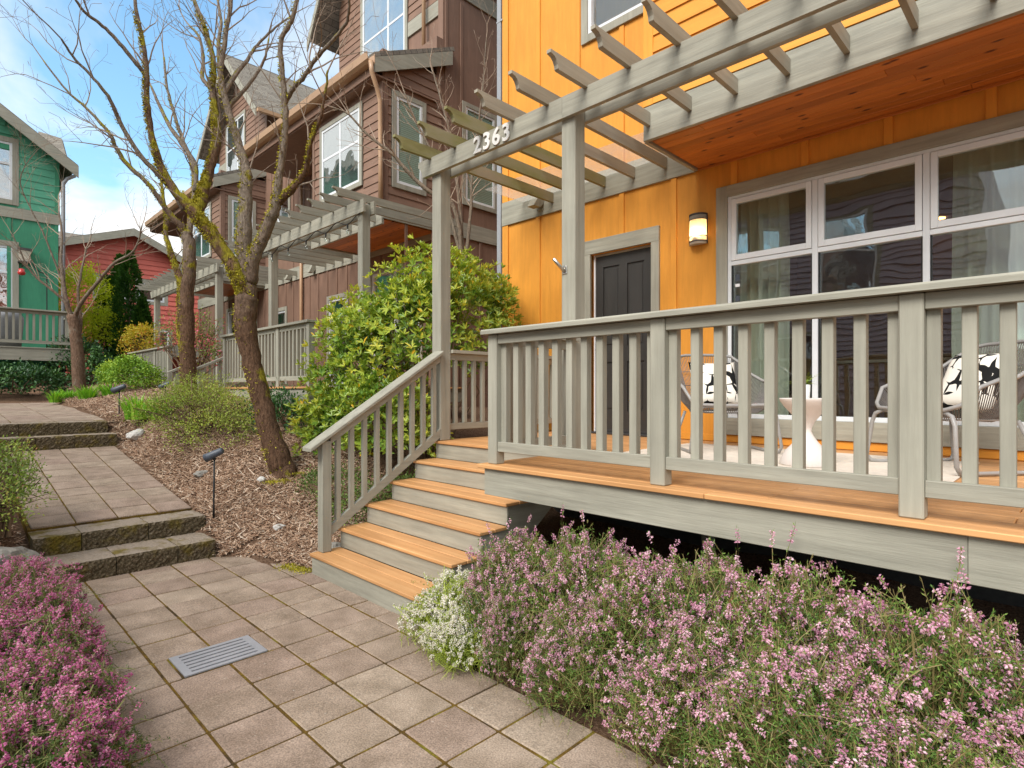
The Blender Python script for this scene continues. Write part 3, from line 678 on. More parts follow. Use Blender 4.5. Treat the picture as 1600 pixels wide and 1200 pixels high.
# the big front window: three columns, awnings above fixed lights
wn_ = box('window', oh, M['gray_z'], 1.124, 1.24, WY - .03, WY - .002, 1.16, 3.672)
box('casing', wn_, M['gray_z'], 3.76, 3.876, WY - .03, WY - .002, 1.16, 3.672)
box('casing', wn_, M['gray_x'], 1.24, 3.76, WY - .031, WY - .002, 3.56, 3.672); box('sill', wn_, M['gray_x'], 1.24, 3.76, WY - .034, WY - .002, 1.16, 1.33)
V = M['vinyl']
box('frame', wn_, V, 1.24, 1.275, WY - .012, WY + .08, 1.33, 3.56); box('frame', wn_, V, 3.725, 3.76, WY - .012, WY + .08, 1.33, 3.56)
box('frame', wn_, V, 1.275, 3.725, WY - .010, WY + .08, 3.53, 3.56); box('frame', wn_, V, 1.275, 3.725, WY - .010, WY + .08, 1.33, 1.372)
COLS = (2.057, 2.893)
for c in COLS: box('mullion', wn_, V, c - .024, c + .024, WY - .014, WY + .075, 1.372, 3.53)
xs = [1.275, COLS[0] - .024, COLS[0] + .024, COLS[1] - .024, COLS[1] + .024, 3.725]
for k in range(3):
    a, b = xs[2*k], xs[2*k+1]
    box('transom', wn_, V, a, b, WY - .010, WY + .07, 2.862, 2.905)
    sh = box('sash', wn_, V, a + .004, a + .052, WY - .018, WY + .04, 2.909, 3.526)
    box('sash_rail', sh, V, b - .052, b - .004, WY - .018, WY + .04, 2.909, 3.526)
    box('sash_rail', sh, V, a + .052, b - .052, WY - .017, WY + .04, 3.478, 3.526); box('sash_rail', sh, V, a + .052, b - .052, WY - .017, WY + .04, 2.909, 2.965)
    box('pane', wn_, M['glass'], a + .052, b - .052, WY + .006, WY + .012, 2.965, 3.478, bevel=0)
    box('gasket', wn_, M['black'], a, a + .012, WY + .002, WY + .03, 1.372, 2.862); box('gasket', wn_, M['black'], b - .012, b, WY + .002, WY + .03, 1.372, 2.862)
    box('pane', wn_, M['glass'], a + .012, b - .012, WY + .012, WY + .018, 1.372, 2.862, bevel=0)
for (zz, hh, mm) in ((2.70, .07, M['slate']), (2.645, .03, M['pot']), (2.50, .055, M['slate'])):
    box('sticker', wn_, mm, 1.31, 1.355, WY + .009, WY + .0112, zz, zz + hh, bevel=0)
window(oh, -0.52, 0.55, 5.96, 7.3, WY, cols=(), rows=(), trim=0.095, fr=0.05)
# the bay over the porch
BYF = 2.32
m = MB(); m.box(0.93, 4.9, BYF + .025, WY - .001, 3.968, 8.6); m.build('bay', M['orange'], oh)
bay = oh
box('bay_fascia', oh, M['gray_x'], 0.905, 3.99, BYF - .02, BYF + .022, 3.906, 4.214); box('bay_fascia', oh, M['gray_x'], 3.99, 4.92, BYF - .02, BYF + .022, 3.906, 4.214)
box('bay_fascia', oh, M['gray_y'], 0.887, 0.927, BYF + .0225, WY - .031, 3.906, 4.214)
yy = BYF + .115; k = 0
box('soffit_board', oh, M['soffit'], 0.93, 4.9, BYF + .024, BYF + .074, 3.928, 3.948)
sv = MB()
for q in range(150): sv.box(0.96 + q * .026, 0.96 + q * .026 + .016, BYF + .079, BYF + .085, 3.9395, 3.9405)
vb = box('soffit_vent', oh, M['darkmetal'], 0.93, 4.9, BYF + .0755, BYF + .0895, 3.941, 3.95)
sv.build('vent_slots', M['white'], vb, kind='stuff')
yy = BYF + .091
while yy < WY - .03:
    y2 = min(yy + .115, WY - .003); cut = 1.4 + (k * 1.37) % 2.6
    for (a, b) in ((0.93, cut), (cut + .001, 4.9)): box('soffit_board', oh, M['soffit'], a, b, yy + .0012, y2 - .0012, 3.930, 3.950, bevel=.004)
    yy = y2; k += 1
box('soffit_trim', oh, M['soffit'], 0.93, 4.9, WY - .028, WY - .019, 3.905, 3.9295)
bh = [(1.50, 3.2, 5.16, 6.7)]
lap_boards(oh, M['orange_x'], 'x', 1.005, 4.9, BYF, -1, 4.225, 7.6, 0.155, bh)
box('corner_board', oh, M['orange'], 0.905, 1.005, BYF - .026, BYF + .02, 4.217, 8.6)
box('window', oh, M['gray_z'], 1.50, 1.60, BYF - .035, BYF + .02, 5.16, 6.7); box('window_sill', oh, M['gray_x'], 1.60, 3.2, BYF - .035, BYF + .02, 5.16, 5.26); box('pane', oh, M['glass'], 1.60, 3.2, BYF - .002, BYF + .004, 5.26, 6.7, bevel=0)

# room behind the window
rm = thing('living_room', 'dim living room seen behind the big front window', 'room', (2.5, 5.5, 1.08))
m = MB(); m.box(0.55, 4.9, 7.4, 7.5, 1.08, 3.95); m.box(0.5, 0.55, WY + .16, 7.4, 1.08, 3.95); m.box(4.9, 4.95, WY + .16, 7.4, 1.08, 3.95)
m.build('room_wall', M['room'], rm); MB().box(0.55, 4.9, WY + .16, 7.4, 1.0, 1.08).build('room_floor', M['roomfloor'], rm); MB().box(0.55, 4.9, WY + .16, 7.4, 3.9, 3.96).build('room_ceiling', M['room'], rm)
for (a, b) in ((2.45, 7.1), (3.2, 7.0)):
    MB().tube([(a, b, 3.885), (a, b, 3.897)], .06, 16).build('downlight', M['downlight'], rm)
isl = thing('kitchen_island', 'kitchen island with pale worktop inside the room', 'counter', (2.6, 6.2, 1.08))
MB().box(1.5, 3.7, 5.9, 6.6, 1.085, 1.95).build('cabinet', M['roomfloor'], isl); MB().box(1.45, 3.75, 5.85, 6.65, 1.951, 1.985).build('worktop', M['pot'], isl)
lp = thing('pendant_lamp', 'small glowing pendant lamp hanging in the room', 'lamp', (2.45, 6.2, 2.4))
MB().lathe([(.004, .03), (.02, .025), (.028, 0), (.02, -.025), (.004, -.03)], 12, (2.45, 6.2, 2.45)).build('bulb', M['bulbglow'], lp, smooth=True); MB().tube([(2.45, 6.2, 2.48), (2.45, 6.2, 3.9)], .004, 5).build('cord', M['black'], lp)
def curtain_obj(x0, x1, y, label):
    n = 60; V = []; F = []
    for i in range(n + 1):
        t = i / n; x = x0 + (x1 - x0) * t; yy = y + 0.035 * math.sin(t * 34) + 0.012 * math.sin(t * 71 + 1)
        for z in (1.10, 2.0, 3.0, 3.82): V.append((x + .01 * math.sin(z * 2 + t * 9), yy * 1.0 + .006 * math.sin(z * 3), z))
    for i in range(n):
        for j in range(3): F.append((i*4+j, (i+1)*4+j, (i+1)*4+j+1, i*4+j+1))
    for i in range(n + 1):   # give the cloth a thickness
        pass
    mb = MB().add(V, F); me = mb.mesh('curtain', M['curtain'], smooth=True, origin=((x0+x1)/2, y, 1.10))
    return tag(put('curtain', me, None, ((x0+x1)/2, y, 1.10)), label, 'curtain')
curtain_obj(1.18, 1.72, WY + .30, 'pale sheer curtain behind the window glass beside the stickers')
curtain_obj(3.02, 3.85, WY + .32, 'pale sheer curtain at the window end behind the wicker chair')

# wall lamp beside the door
wl = thing('wall_lamp', 'half round frosted wall lamp glowing beside the front door', 'wall lamp', (0.935, WY - .02, 3.11))
def halfcyl(m, cx, y, r, z0, z1, n=14):
    P = [(cx + r * math.cos(math.pi * (1 + k / n)), y + r * math.sin(math.pi * (1 + k / n))) for k in range(n + 1)]
    return m.prism(P, 'z', z0, z1)
box('back_plate', wl, M['darkmetal'], 0.85, 1.02, WY - .024, WY - .002, 3.14, 3.43)
halfcyl(MB(), .935, WY - .026, .092, 3.13, 3.44).build('shade', M['frost'], wl)
for z, h in ((3.425, .018), (3.38, .008), (3.205, .008), (3.15, .012)): halfcyl(MB(), .935, WY - .025, .099, z, z + h).build('band', M['darkmetal'], wl)
for xx in (.838, 1.032): box('side_strap', wl, M['darkmetal'], xx - .004, xx + .004, WY - .04, WY - .025, 3.13, 3.44)
bl = bpy.data.lights.new('lamp_bulb', 'POINT'); bl.energy = 5; bl.color = (1, .62, .28); bl.shadow_soft_size = .03
blo = bpy.data.objects.new('lamp_bulb', bl); COL.objects.link(blo); blo.location = (.935, WY - .10, 3.22)
MB().lathe([(.002, -.03), (.022, -.02), (.028, 0), (.018, .03), (.002, .04)], 10, (.935, WY - .066, 3.24)).build('bulb', M['bulbglow'], wl, smooth=True)

# ================================================================== PORCH
pd = thing('porch_deck', 'orange stained porch deck on the orange house with grey fascia', 'deck', (2.6, 1.9, 0))
y = 0.42; k = 0
while y < 3.33:
    y2 = min(y + (0.115 if k == 0 else 0.141), 3.345); th = .028
    z1 = 1.08 if k else 1.0805
    x0 = 0.70 if y < 1.37 else -1.075
    if y < 1.37 < y2: y2 = 1.372
    if x0 > 0: segs = [(x0, 3.6 - .9 * (k % 2)), (3.603 - .9 * (k % 2), 4.75)]
    else: segs = [(x0, 1.7 + .8 * (k % 2)), (1.703 + .8 * (k % 2), 4.75)]
    if k == 0: segs = [(0.70, 2.42), (2.423, 4.75)]
    for (a, b) in segs: box('deck_board', pd, M['deck_x'], a, b, y + .0015, y2 - .0015, z1 - th, z1, bevel=.004)
    y = y2; k += 1
box('fascia', pd, M['gray_x'], 0.745, 3.478, .452, .492, .863, 1.051); box('fascia', pd, M['gray_x'], 3.479, 4.75, .452, .492, .863, 1.051)
box('fascia', pd, M['gray_y'], 0.745, 0.785, .493, 1.40, .863, 1.051); box('fascia', pd, M['gray_y'], -1.06, -1.02, 1.42, 3.33, .863, 1.051)
for xx in (1.4, 2.4, 3.4, 4.4): box('joist', pd, M['gray_y'], xx - .02, xx + .02, .494, 3.33, .87, 1.05)
for (xx, yy) in ((1.15, 3.1), (4.6, 3.15), (-.9, 2.6)): box('support_post', pd, M['gray_z'], xx - .05, xx + .05, yy - .05, yy + .05, -.05, .869)
# stairs
ps = thing('porch_stairs', 'six step wooden porch stairs with orange treads and grey risers', 'stairs', (-0.22, 0.6, 0))
SL, SR, RUN, RIS = -1.028, 0.588, 0.275, 0.18
for i in range(5):
    y0 = i * RUN; z = (i + 1) * RIS
    xr = SR
    w1 = (RUN + .03) / 2
    box('tread', ps, M['deck_x'], SL, xr, y0, y0 + w1 - .002, z - .028, z, bevel=.005); box('tread', ps, M['deck_x'], SL, xr, y0 + w1 + .002, y0 + RUN + .018, z - .028, z, bevel=.005)
for i in range(6):
    y0 = i * RUN + .02; z0 = i * RIS + (.001 if i else -.02); z1 = (i + 1) * RIS - .0285
    box('riser', ps, M['gray_x'], SL + .008, (SR - .008) if i < 5 else .698, y0, y0 + .022, z0, z1)
poly = [(.043, -.02), (.043, .15)]
for i in range(1, 6): poly += [(i*RUN + .043, i*RIS - .030), (i*RUN + .043, (i+1)*RIS - .030)] if i < 5 else [(1.395, 5*RIS - .030)]
poly += [(1.395, .62), (.50, -.02)]
for xx in (SL + .012, SR - .05): MB().prism(poly, 'x', xx, xx + .038).build('stringer', M['gray_y'], ps)
# railings
_bal = {}
def baluster(parent, x, y, z0, z1, w=0.049, mat=None): return box('baluster', parent, mat or M['gray_z'], x - w/2, x + w/2, y - w/2, y + w/2, z0, z1, bevel=.003)
fr = thing('porch_railing', 'long grey front railing of the porch above the heather', 'railing', (2.5, 0.53, 1.08))
posts = ((.75, .838), (2.075, 2.165), (3.248, 3.336), (4.42, 4.508))
for (a, b) in posts: box('post', fr, M['gray_z'], a, b, .478, .566, 1.0812, 2.004, bevel=.006)
MB().prism([(.435, 2.006), (.61, 2.006), (.61, 2.030), (.60, 2.040), (.445, 2.040), (.435, 2.030)], 'x', .72, 4.53).build('cap_rail', M['gray_x'], fr)
for q in range(3):
    a = posts[q][1]; b = posts[q+1][0]
    box('top_rail', fr, M['gray_x'], a + .0005, b - .0005, .492, .530, 1.936, 2.004); box('bottom_rail', fr, M['gray_x'], a + .0005, b - .0005, .492, .530, 1.171, 1.241)
    box('back_rail', fr, M['gray_x'], a + .0005, b - .0005, .5305, .568, 1.95, 2.004)
    n = int(round((b - a) / .1275)); 
    for k in range(n + 1):
        xx = a + .024 + k * (b - a - .048) / n
        baluster(fr, xx, .553, 1.1715, 1.9495)
rr = thing('porch_railing', 'short grey return railing from the porch corner back to the pergola post', 'railing', (.79, 1.0, 1.08))
MB().prism([(.72, 2.0065), (.87, 2.0065), (.87, 2.039), (.72, 2.039)], 'y', .6105, 1.399).build('cap_rail', M['gray_y'], rr)
box('top_rail', rr, M['gray_y'], .775, .815, .567, 1.399, 1.936, 2.004); box('bottom_rail', rr, M['gray_y'], .775, .815, .567, 1.399, 1.171, 1.241)
for k in range(6): baluster(rr, .795, .66 + k * .132, 1.2415, 1.9355, .04)
lr = thing('porch_railing', 'grey side railing of the landing in front of the rhododendron', 'railing', (-1.0, 2.4, 1.08))
MB().prism([(-1.085, 2.0), (-.925, 2.0), (-.925, 2.035), (-1.085, 2.035)], 'y', 1.542, 3.318).build('cap_rail', M['gray_y'], lr)
box('top_rail', lr, M['gray_y'], -1.02, -.98, 1.542, 3.318, 1.93, 1.999); box('bottom_rail', lr, M['gray_y'], -1.02, -.98, 1.542, 3.318, 1.188, 1.256)
for k in range(13): baluster(lr, -1.0, 1.63 + k * .132, 1.2565, 1.9295, .042)
sr = thing('stair_railing', 'sloping grey handrail of the porch stairs', 'railing', (-.98, .7, .18))
box('post', sr, M['gray_z'], -1.025, -.935, .075, .165, .181, 1.16, bevel=.006)
def zr(y): return 1.105 + (y + .03) * (2.02 - 1.105) / 1.46
m = MB(); m.prism([(-.05, zr(-.05) - .02), (1.398, zr(1.398) - .02), (1.398, zr(1.398) + .018), (-.05, zr(-.05) + .018)], 'x', -1.06, -.90); m.build('handrail', M['gray_y'], sr, bevel=.006)
m = MB(); m.prism([(.166, zr(.166) - .1), (1.398, zr(1.398) - .1), (1.398, zr(1.398) - .0215), (.166, zr(.166) - .0215)], 'x', -1.0, -.96); m.build('top_rail', M['gray_y'], sr)
def zb_(y): return .365 + (y - .18) * .654
m = MB(); m.prism([(.166, zb_(.166) - .045), (1.398, zb_(1.398) - .045), (1.398, zb_(1.398) + .045), (.166, zb_(.166) + .045)], 'x', -1.0, -.96); m.build('bottom_rail', M['gray_y'], sr)
for k in range(9):
    yy = .245 + k * .135
    m = MB(); h = .021
    m.prism([(yy - h, zb_(yy - h) + .046), (yy + h, zb_(yy + h) + .046), (yy + h, zr(yy + h) - .101), (yy - h, zr(yy - h) - .101)], 'x', -1.0, -.96); m.build('baluster', M['gray_z'], sr)
# pergola
pg = thing('pergola', 'weathered grey pergola over the orange house porch stairs', 'pergola', (.0, 1.47, 1.08))
for (a, b) in ((-1.105, -.96), (.67, .815), (4.2, 4.345)): box('post', pg, M['gray_z'], a, b, 1.40, 1.54, 1.0815, 4.0, bevel=.008)
def beam_poly(x0, x1, z0, z1, cove):
    P = [(x1, z0), (x1, z1), (x0, z1), (x0, z1 - .055)]
    if cove: P += [(x0 + .012, z1 - .062), (x0 + .012 + .05 * math.sin(.5), z1 - .085), (x0 + .06, z1 - .12), (x0 + .075, z0)]
    else: P += [(x0, z0)]
    return P
for (y0, y1) in ((1.355, 1.397), (1.543, 1.585)):
    MB().prism(beam_poly(-1.285, .715, 3.868, 4.045, True), 'y', y0, y1).build('beam', M['gray_x'], pg)
    MB().prism(beam_poly(.717, 5.0, 3.868, 4.045, False), 'y', y0, y1).build('beam', M['gray_x'], pg)
_rc = {}
def rafter(parent, x, yt, ye, z0=4.03, z1=4.15, w=.04, mat=None):
    key = (round(ye - yt, 3), round(z1 - z0, 3), w, (mat or M['rafter']).name)
    if key not in _rc:
        L = ye - yt; H = z1 - z0; P = [(L, 0), (L, H), (0, H), (0, H - .025)]
        for q in range(5):
            an = q / 4 * math.pi / 2
            P.append((.014 + .075 * math.sin(an), (H - .028) - (H - .028) * (1 - math.cos(an)) * .98 if q < 4 else 0.008))
        P.append((.10, 0))
        _rc[key] = MB().prism(P, 'x', -w/2, w/2).mesh('rafter', mat or M['rafter'])
    return put('rafter', _rc[key], parent, (x, yt, z0))
for k in range(15):
    x = -1.075 + k * .407
    ye = WY - .033 if x < .85 else BYF - .022
    rafter(pg, x, .905, ye, mat=M['algae'] if k < 3 else None)
box('clear_roof', pg, M['acrylic'], -1.6, .86, 2.62, WY - .035, 4.153, 4.158, bevel=0)
# flag bracket on the post and the small spot on the band
fb = thing('flag_bracket', 'small metal flag bracket screwed to the pergola post', 'bracket', (.70, 1.39, 2.60))
box('plate', fb, M['nickel'], .685, .735, 1.392, 1.399, 2.58, 2.65); MB().tube([(.71, 1.395, 2.60), (.67, 1.30, 2.70)], .014, 10).build('socket', M['nickel'], fb, smooth=True)
sp = thing('spot_light', 'square grey spot light fixed to the belly band of the orange house', 'light', (-1.25, 3.30, 3.98))
MB().prism([(3.12, 3.99), (3.25, 3.99), (3.318, 4.06), (3.318, 4.10), (3.20, 4.10)], 'x', -1.34, -1.22).build('housing', M['gray_z'], sp); box('mount', sp, M['gray_z'], -1.33, -1.23, 3.30, 3.319, 3.97, 3.988)
# house numbers
hn = thing('house_number', 'pale metal house number 2363 on the pergola beam', 'house number', (-.15, 1.35, 3.9))
for q, ch in enumerate('2363'):
    c = bpy.data.curves.new('digit', 'FONT'); c.body = ch; c.size = .215; c.extrude = .006; c.offset = .005; c.align_x = 'CENTER'; c.resolution_u = 4
    o = bpy.data.objects.new('tmp', c); COL.objects.link(o); dpg = bpy.context.evaluated_depsgraph_get(); dpg.update()
    me = bpy.data.meshes.new_from_object(o.evaluated_get(dpg)); me.name = 'digit'
    bpy.data.objects.remove(o); bpy.data.curves.remove(c)
    me.materials.clear(); me.materials.append(M['number'])
    put('digit', me, hn, (-.325 + q * .130, 1.346, 3.884), (R_(90), 0, 0))
# ================================================================== BROWN DUPLEX
def uvroof(name, parent, quad, th=0.06, mat=None):
    """one sloping roof plane as a slab with metric UVs; quad = eave0, eave1, ridge1, ridge0"""
    q = [Vector(p) for p in quad]; n = (q[1] - q[0]).cross(q[3] - q[0]).normalized()
    if n.z < 0: n = -n
    V = q + [p - n * th for p in q]
    mb = MB().add(V, [(0,1,2,3),(7,6,5,4),(0,4,5,1),(1,5,6,2),(2,6,7,3),(3,7,4,0)])
    c = sum(q, Vector()) / 4
    me = mb.mesh(name, mat or M['shingle'], origin=c)
    u = (q[1] - q[0]).normalized(); v = n.cross(u)
    uv = me.uv_layers.new(name='UVMap')
    for lp in me.loops:
        p = me.vertices[lp.vertex_index].co; uv.data[lp.index].uv = (p.dot(u), p.dot(v))
    return put(name, me, parent, c)
br = thing('townhouse', 'tall brown townhouse with lap siding bays and tan gutters', 'house', (-10.5, 4.4, 1.0))
BW, BX1, BYB = 4.4, -4.87, 3.2
gh = [(-9.0, -8.2, 1.75, 3.75), (-12.2, -11.4, 1.75, 3.75), (-11.9, -11.2, 5.5, 6.9), (-7.1, -5.4, 1.9, 4.1), (-15.6, -13.4, 1.9, 4.1)]
m = MB(); wall_holes(m, -18.5, BX1, BW, BW + .15, 0.8, 8.3, gh)
m.box(BX1 - .15, BX1, BW + .15, 12, .8, 10.0); m.box(-18.5, -18.35, BW + .15, 12, .8, 8.3); m.box(-18.35, BX1 - .15, 11.85, 12, .8, 8.3)
m.build('wall', M['brown'], br)
for k in range(30):
    x = -18.3 + k * .46
    if x > BX1 - .1: break
    zs = [(1.0, 4.47), (4.81, 7.9)]
    for (a, b) in zs:
        if any(h[0] - .15 < x < h[1] + .15 and h[2] < b and h[3] > a for h in gh): 
            hh = [h for h in gh if h[0] - .15 < x < h[1] + .15 and h[2] < b and h[3] > a][0]
            if b - hh[3] > .25: box('batten', br, M['brown'], x - .03, x + .03, BW - .018, BW - .001, hh[3] + .12, b)
        else: box('batten', br, M['brown'], x - .03, x + .03, BW - .018, BW - .001, a, b)
box('belly_band', br, M['gray_x'], -18.5, BX1, BW - .03, BW - .001, 4.472, 4.806)
box('belly_band', br, M['gray_y'], BX1 + .001, BX1 + .03, BYB, 12, 4.60, 4.90)
for y in (4.62, 5.0, 6.25, 6.9, 7.5): box('batten', br, M['brown'], BX1 + .001, BX1 + .019, y - .03, y + .03, 4.91, 9.2)
for y in (3.7, 4.3, 4.9, 5.5, 6.1, 6.7, 7.3): box('batten', br, M['brown'], BX1 + .001, BX1 + .019, y - .03, y + .03, 1.0, 4.59)
for (a, b, c, d) in gh[:3]:
    window(br, a, b, c, d, BW, rows=((c + d) / 2,) if c > 5 else (), trim=.1, glass='glass_far')
for (a, b, c, d) in gh[3:]: window(br, a, b, c, d, BW, cols=((a + b) / 2,), rows=((c + d) / 2 + .3,), trim=.1, glass='glass_far')
window(br, 5.10, 5.88, 5.35, 7.20, BX1 + .002, axis='y', facing=1, rows=(6.3,), trim=.09, glass='glass_soft', solid='slats')
def bayfront(x0, x1, wins, side_win):
    zb0, zt0 = 4.60, 7.55
    m = MB(); m.box(x0, x1 - .001, BYB + .03, BW - .001, zb0 + .02, zt0); m.build('bay', M['brown'], br)
    box('bay_fascia', br, M['gray_x'], x0 - .02, x1 + .02, BYB - .02, BYB + .029, 4.50, 4.80)
    box('bay_fascia', br, M['gray_y'], x1 + .001, x1 + .03, BYB + .03, BW - .031, 4.50, 4.80) if x1 < -6 else None
    yy = BYB + .032
    while yy < BW - .04:
        box('soffit_board', br, M['soffit'], x0, x1 - .01, yy, min(yy + .19, BW - .032), 4.585, 4.61); yy += .192
    lap_boards(br, M['brown_x'], 'x', x0 + .08, x1 - .08, BYB + .029, -1, 4.81, zt0, .155, [(w[0] - .1, w[1] + .1, w[2] - .1, w[3] + .1) for w in wins])
    for (a, b) in ((x0, x0 + .08), (x1 - .08, x1 + .025)): box('corner_board', br, M['brown'], a, b, BYB - .002, BYB + .03, 4.802, zt0)
    for w in wins: window(br, *w, BYB + .012, cols=((w[0] + w[1]) / 2,), rows=(w[2] + (w[3] - w[2]) * .56,), trim=.085, glass='glass_far', fr=.05, solid='pane_backing')
    lap_boards(br, M['brown_x'], 'y', BYB + .11, BW + .1, x1, 1, 4.905, zt0, .155, [(s[0] - .1, s[1] + .1, s[2] - .1, s[3] + .1) for s in side_win])
    box('corner_board', br, M['brown'], x1 + .001, x1 + .028, BYB + .03, BYB + .11, 4.905, zt0)
    for s in side_win: window(br, *s, x1 + .01, axis='y', facing=1, rows=((s[2] + s[3]) / 2,), trim=.09, glass='glass_soft', fr=.05, solid='slats')
bayfront(-7.45, BX1, [(-7.03, -5.6, 5.42, 6.78)], [(3.48, 4.04, 5.28, 6.82)])
bayfront(-15.6, -12.75, [(-15.0, -13.55, 5.42, 6.78)], [(3.48, 4.04, 5.28, 6.82)])
# shed roofs with gutters over the bays
def shed(x0, x1):
    uvroof('roof', br, [(x0, 2.98, 7.36), (x1, 2.98, 7.36), (x1, 4.72, 8.18), (x0, 4.72, 8.18)], .07)
    sl = (8.18 - 7.36) / (4.72 - 2.98)
    for xx in (x0, x1 - .035): MB().prism([(2.99, 7.28), (4.70, 7.28 + 1.71 * sl), (4.70, 7.02 + 1.71 * sl), (2.99, 7.02)], 'x', xx, xx + .035).build('rake_board', M['gray_y'], br)
    box('eave_board', br, M['brown_x'], x0 + .036, x1 - .036, 3.00, 3.03, 7.02, 7.22)
    MB().prism([(2.83, 7.31), (2.85, 7.20), (2.90, 7.16), (2.995, 7.16), (2.995, 7.32), (2.985, 7.32), (2.985, 7.18), (2.86, 7.2), (2.845, 7.31)], 'x', x0, x1).build('gutter', M['gutter'], br)
    MB().prism([(3.03, 7.0), (4.39, 7.0), (4.39, 7.03), (3.03, 7.03)], 'x', x0 + .04, x1 - .04).build('eave_soffit', M['brown'], br)
shed(-10.6, -4.76); shed(-18.9, -12.66)
def spout(pts, r=.04, mat=None): return MB().tube(pts, r, 8).build('downspout', mat or M['gutter'], br, smooth=True)
spout([(-4.76, 2.91, 7.18), (-4.76, 2.93, 7.0), (-4.80, 3.06, 6.78), (-4.82, 3.13, 6.6), (-4.82, 3.14, 5.6), (-4.82, 3.14, 4.85)])
spout([(-10.35, 4.33, 7.0), (-10.35, 4.33, 4.0), (-10.35, 4.33, 1.2)])
spout([(-5.55, 4.6, 11.5), (-5.55, 4.6, 8.2)])
# tall blocks with gables
def tall(x0, x1, yf, ze, zp, win, back=10.0, name='upper_block'):
    m = MB(); m.box(x0, x1 - .001, yf + .03, back, 7.6, ze); xm = (x0 + x1) / 2
    m.prism([(x0, ze), (x1 - .001, ze), (xm, zp)], 'y', yf + .03, back); m.build(name, M['brown'], br)
    h = [(win[0] - .1, win[1] + .1, win[2] - .1, win[3] + .1)]
    lap_boards(br, M['brown_x'], 'x', x0 + .05, x1 - .1, yf + .029, -1, 9.30, ze, .16, h)
    box('belly_band', br, M['gray_x'], x0, win[0] - .1, yf - .005, yf + .028, 8.98, 9.28); box('belly_band', br, M['gray_x'], win[1] + .1, x1 + .025, yf - .005, yf + .028, 8.98, 9.28)
    box('belly_band', br, M['gray_y'], x1, x1 + .03, yf + .03, back, 8.98, 9.28)
    z = ze
    while z < zp - .3:
        f = (z + .16 - ze) / (zp - ze); a = x0 + (x1 - x0) / 2 * f
        lap_boards(br, M['brown_x'], 'x', a, x1 - (a - x0), yf + .029, -1, z, z + .16, .16, h); z += .16
    lap_boards(br, M['brown_x'], 'y', yf + .1, back, x1, 1, 9.30, ze, .16)
    box('corner_board', br, M['brown'], x1 - .10, x1 + .026, yf - .002, yf + .03, 7.7, 8.98); box('corner_board', br, M['brown'], x1 - .10, x1 + .026, yf - .002, yf + .03, 9.285, ze)
    window(br, *win, yf + .012, cols=((win[0] + win[1]) / 2 + .2,), rows=(win[2] + .95,), trim=.09, glass='glass_far', fr=.05, solid='pane_backing')
    ov = .55; sl = (zp - ze) / ((x1 - x0) / 2)
    uvroof('roof', br, [(x1 + ov, back, ze - ov * sl + .1), (x1 + ov, yf - .5, ze - ov * sl + .1), (xm, yf - .5, zp + .1), (xm, back, zp + .1)], .08)
    uvroof('roof', br, [(x0 - ov, yf - .5, ze - ov * sl + .1), (x0 - ov, back, ze - ov * sl + .1), (xm, back, zp + .1), (xm, yf - .5, zp + .1)], .08)
    for s, xa in ((1, x1 + ov), (-1, x0 - ov)):
        MB().prism([(xa, ze - ov * sl + .06), (xm, zp + .06), (xm, zp - .17), (xa, ze - ov * sl - .17)], 'y', yf - .54, yf - .505).build('rake_board', M['gray_x'], br)
    MB().box(x1 + ov, x1 + ov + .11, yf - .5, back, ze - ov * sl - .04, ze - ov * sl + .06).build('gutter', M['gutter'], br)
tall(-9.15, -5.08, 4.7, 10.9, 14.0, (-8.0, -6.33, 8.6, 10.6))
tall(-17.4, -13.4, 4.7, 10.1, 12.1, (-16.6, -15.1, 8.6, 10.4))
uvroof('roof', br, [(-18.9, 4.75, 8.15), (-5.2, 4.75, 8.15), (-5.2, 8.2, 10.0), (-18.9, 8.2, 10.0)], .07)
box('belly_band', br, M['gray_y'], BX1 + .001, BX1 + .032, 5.0, 12, 9.3, 9.62)
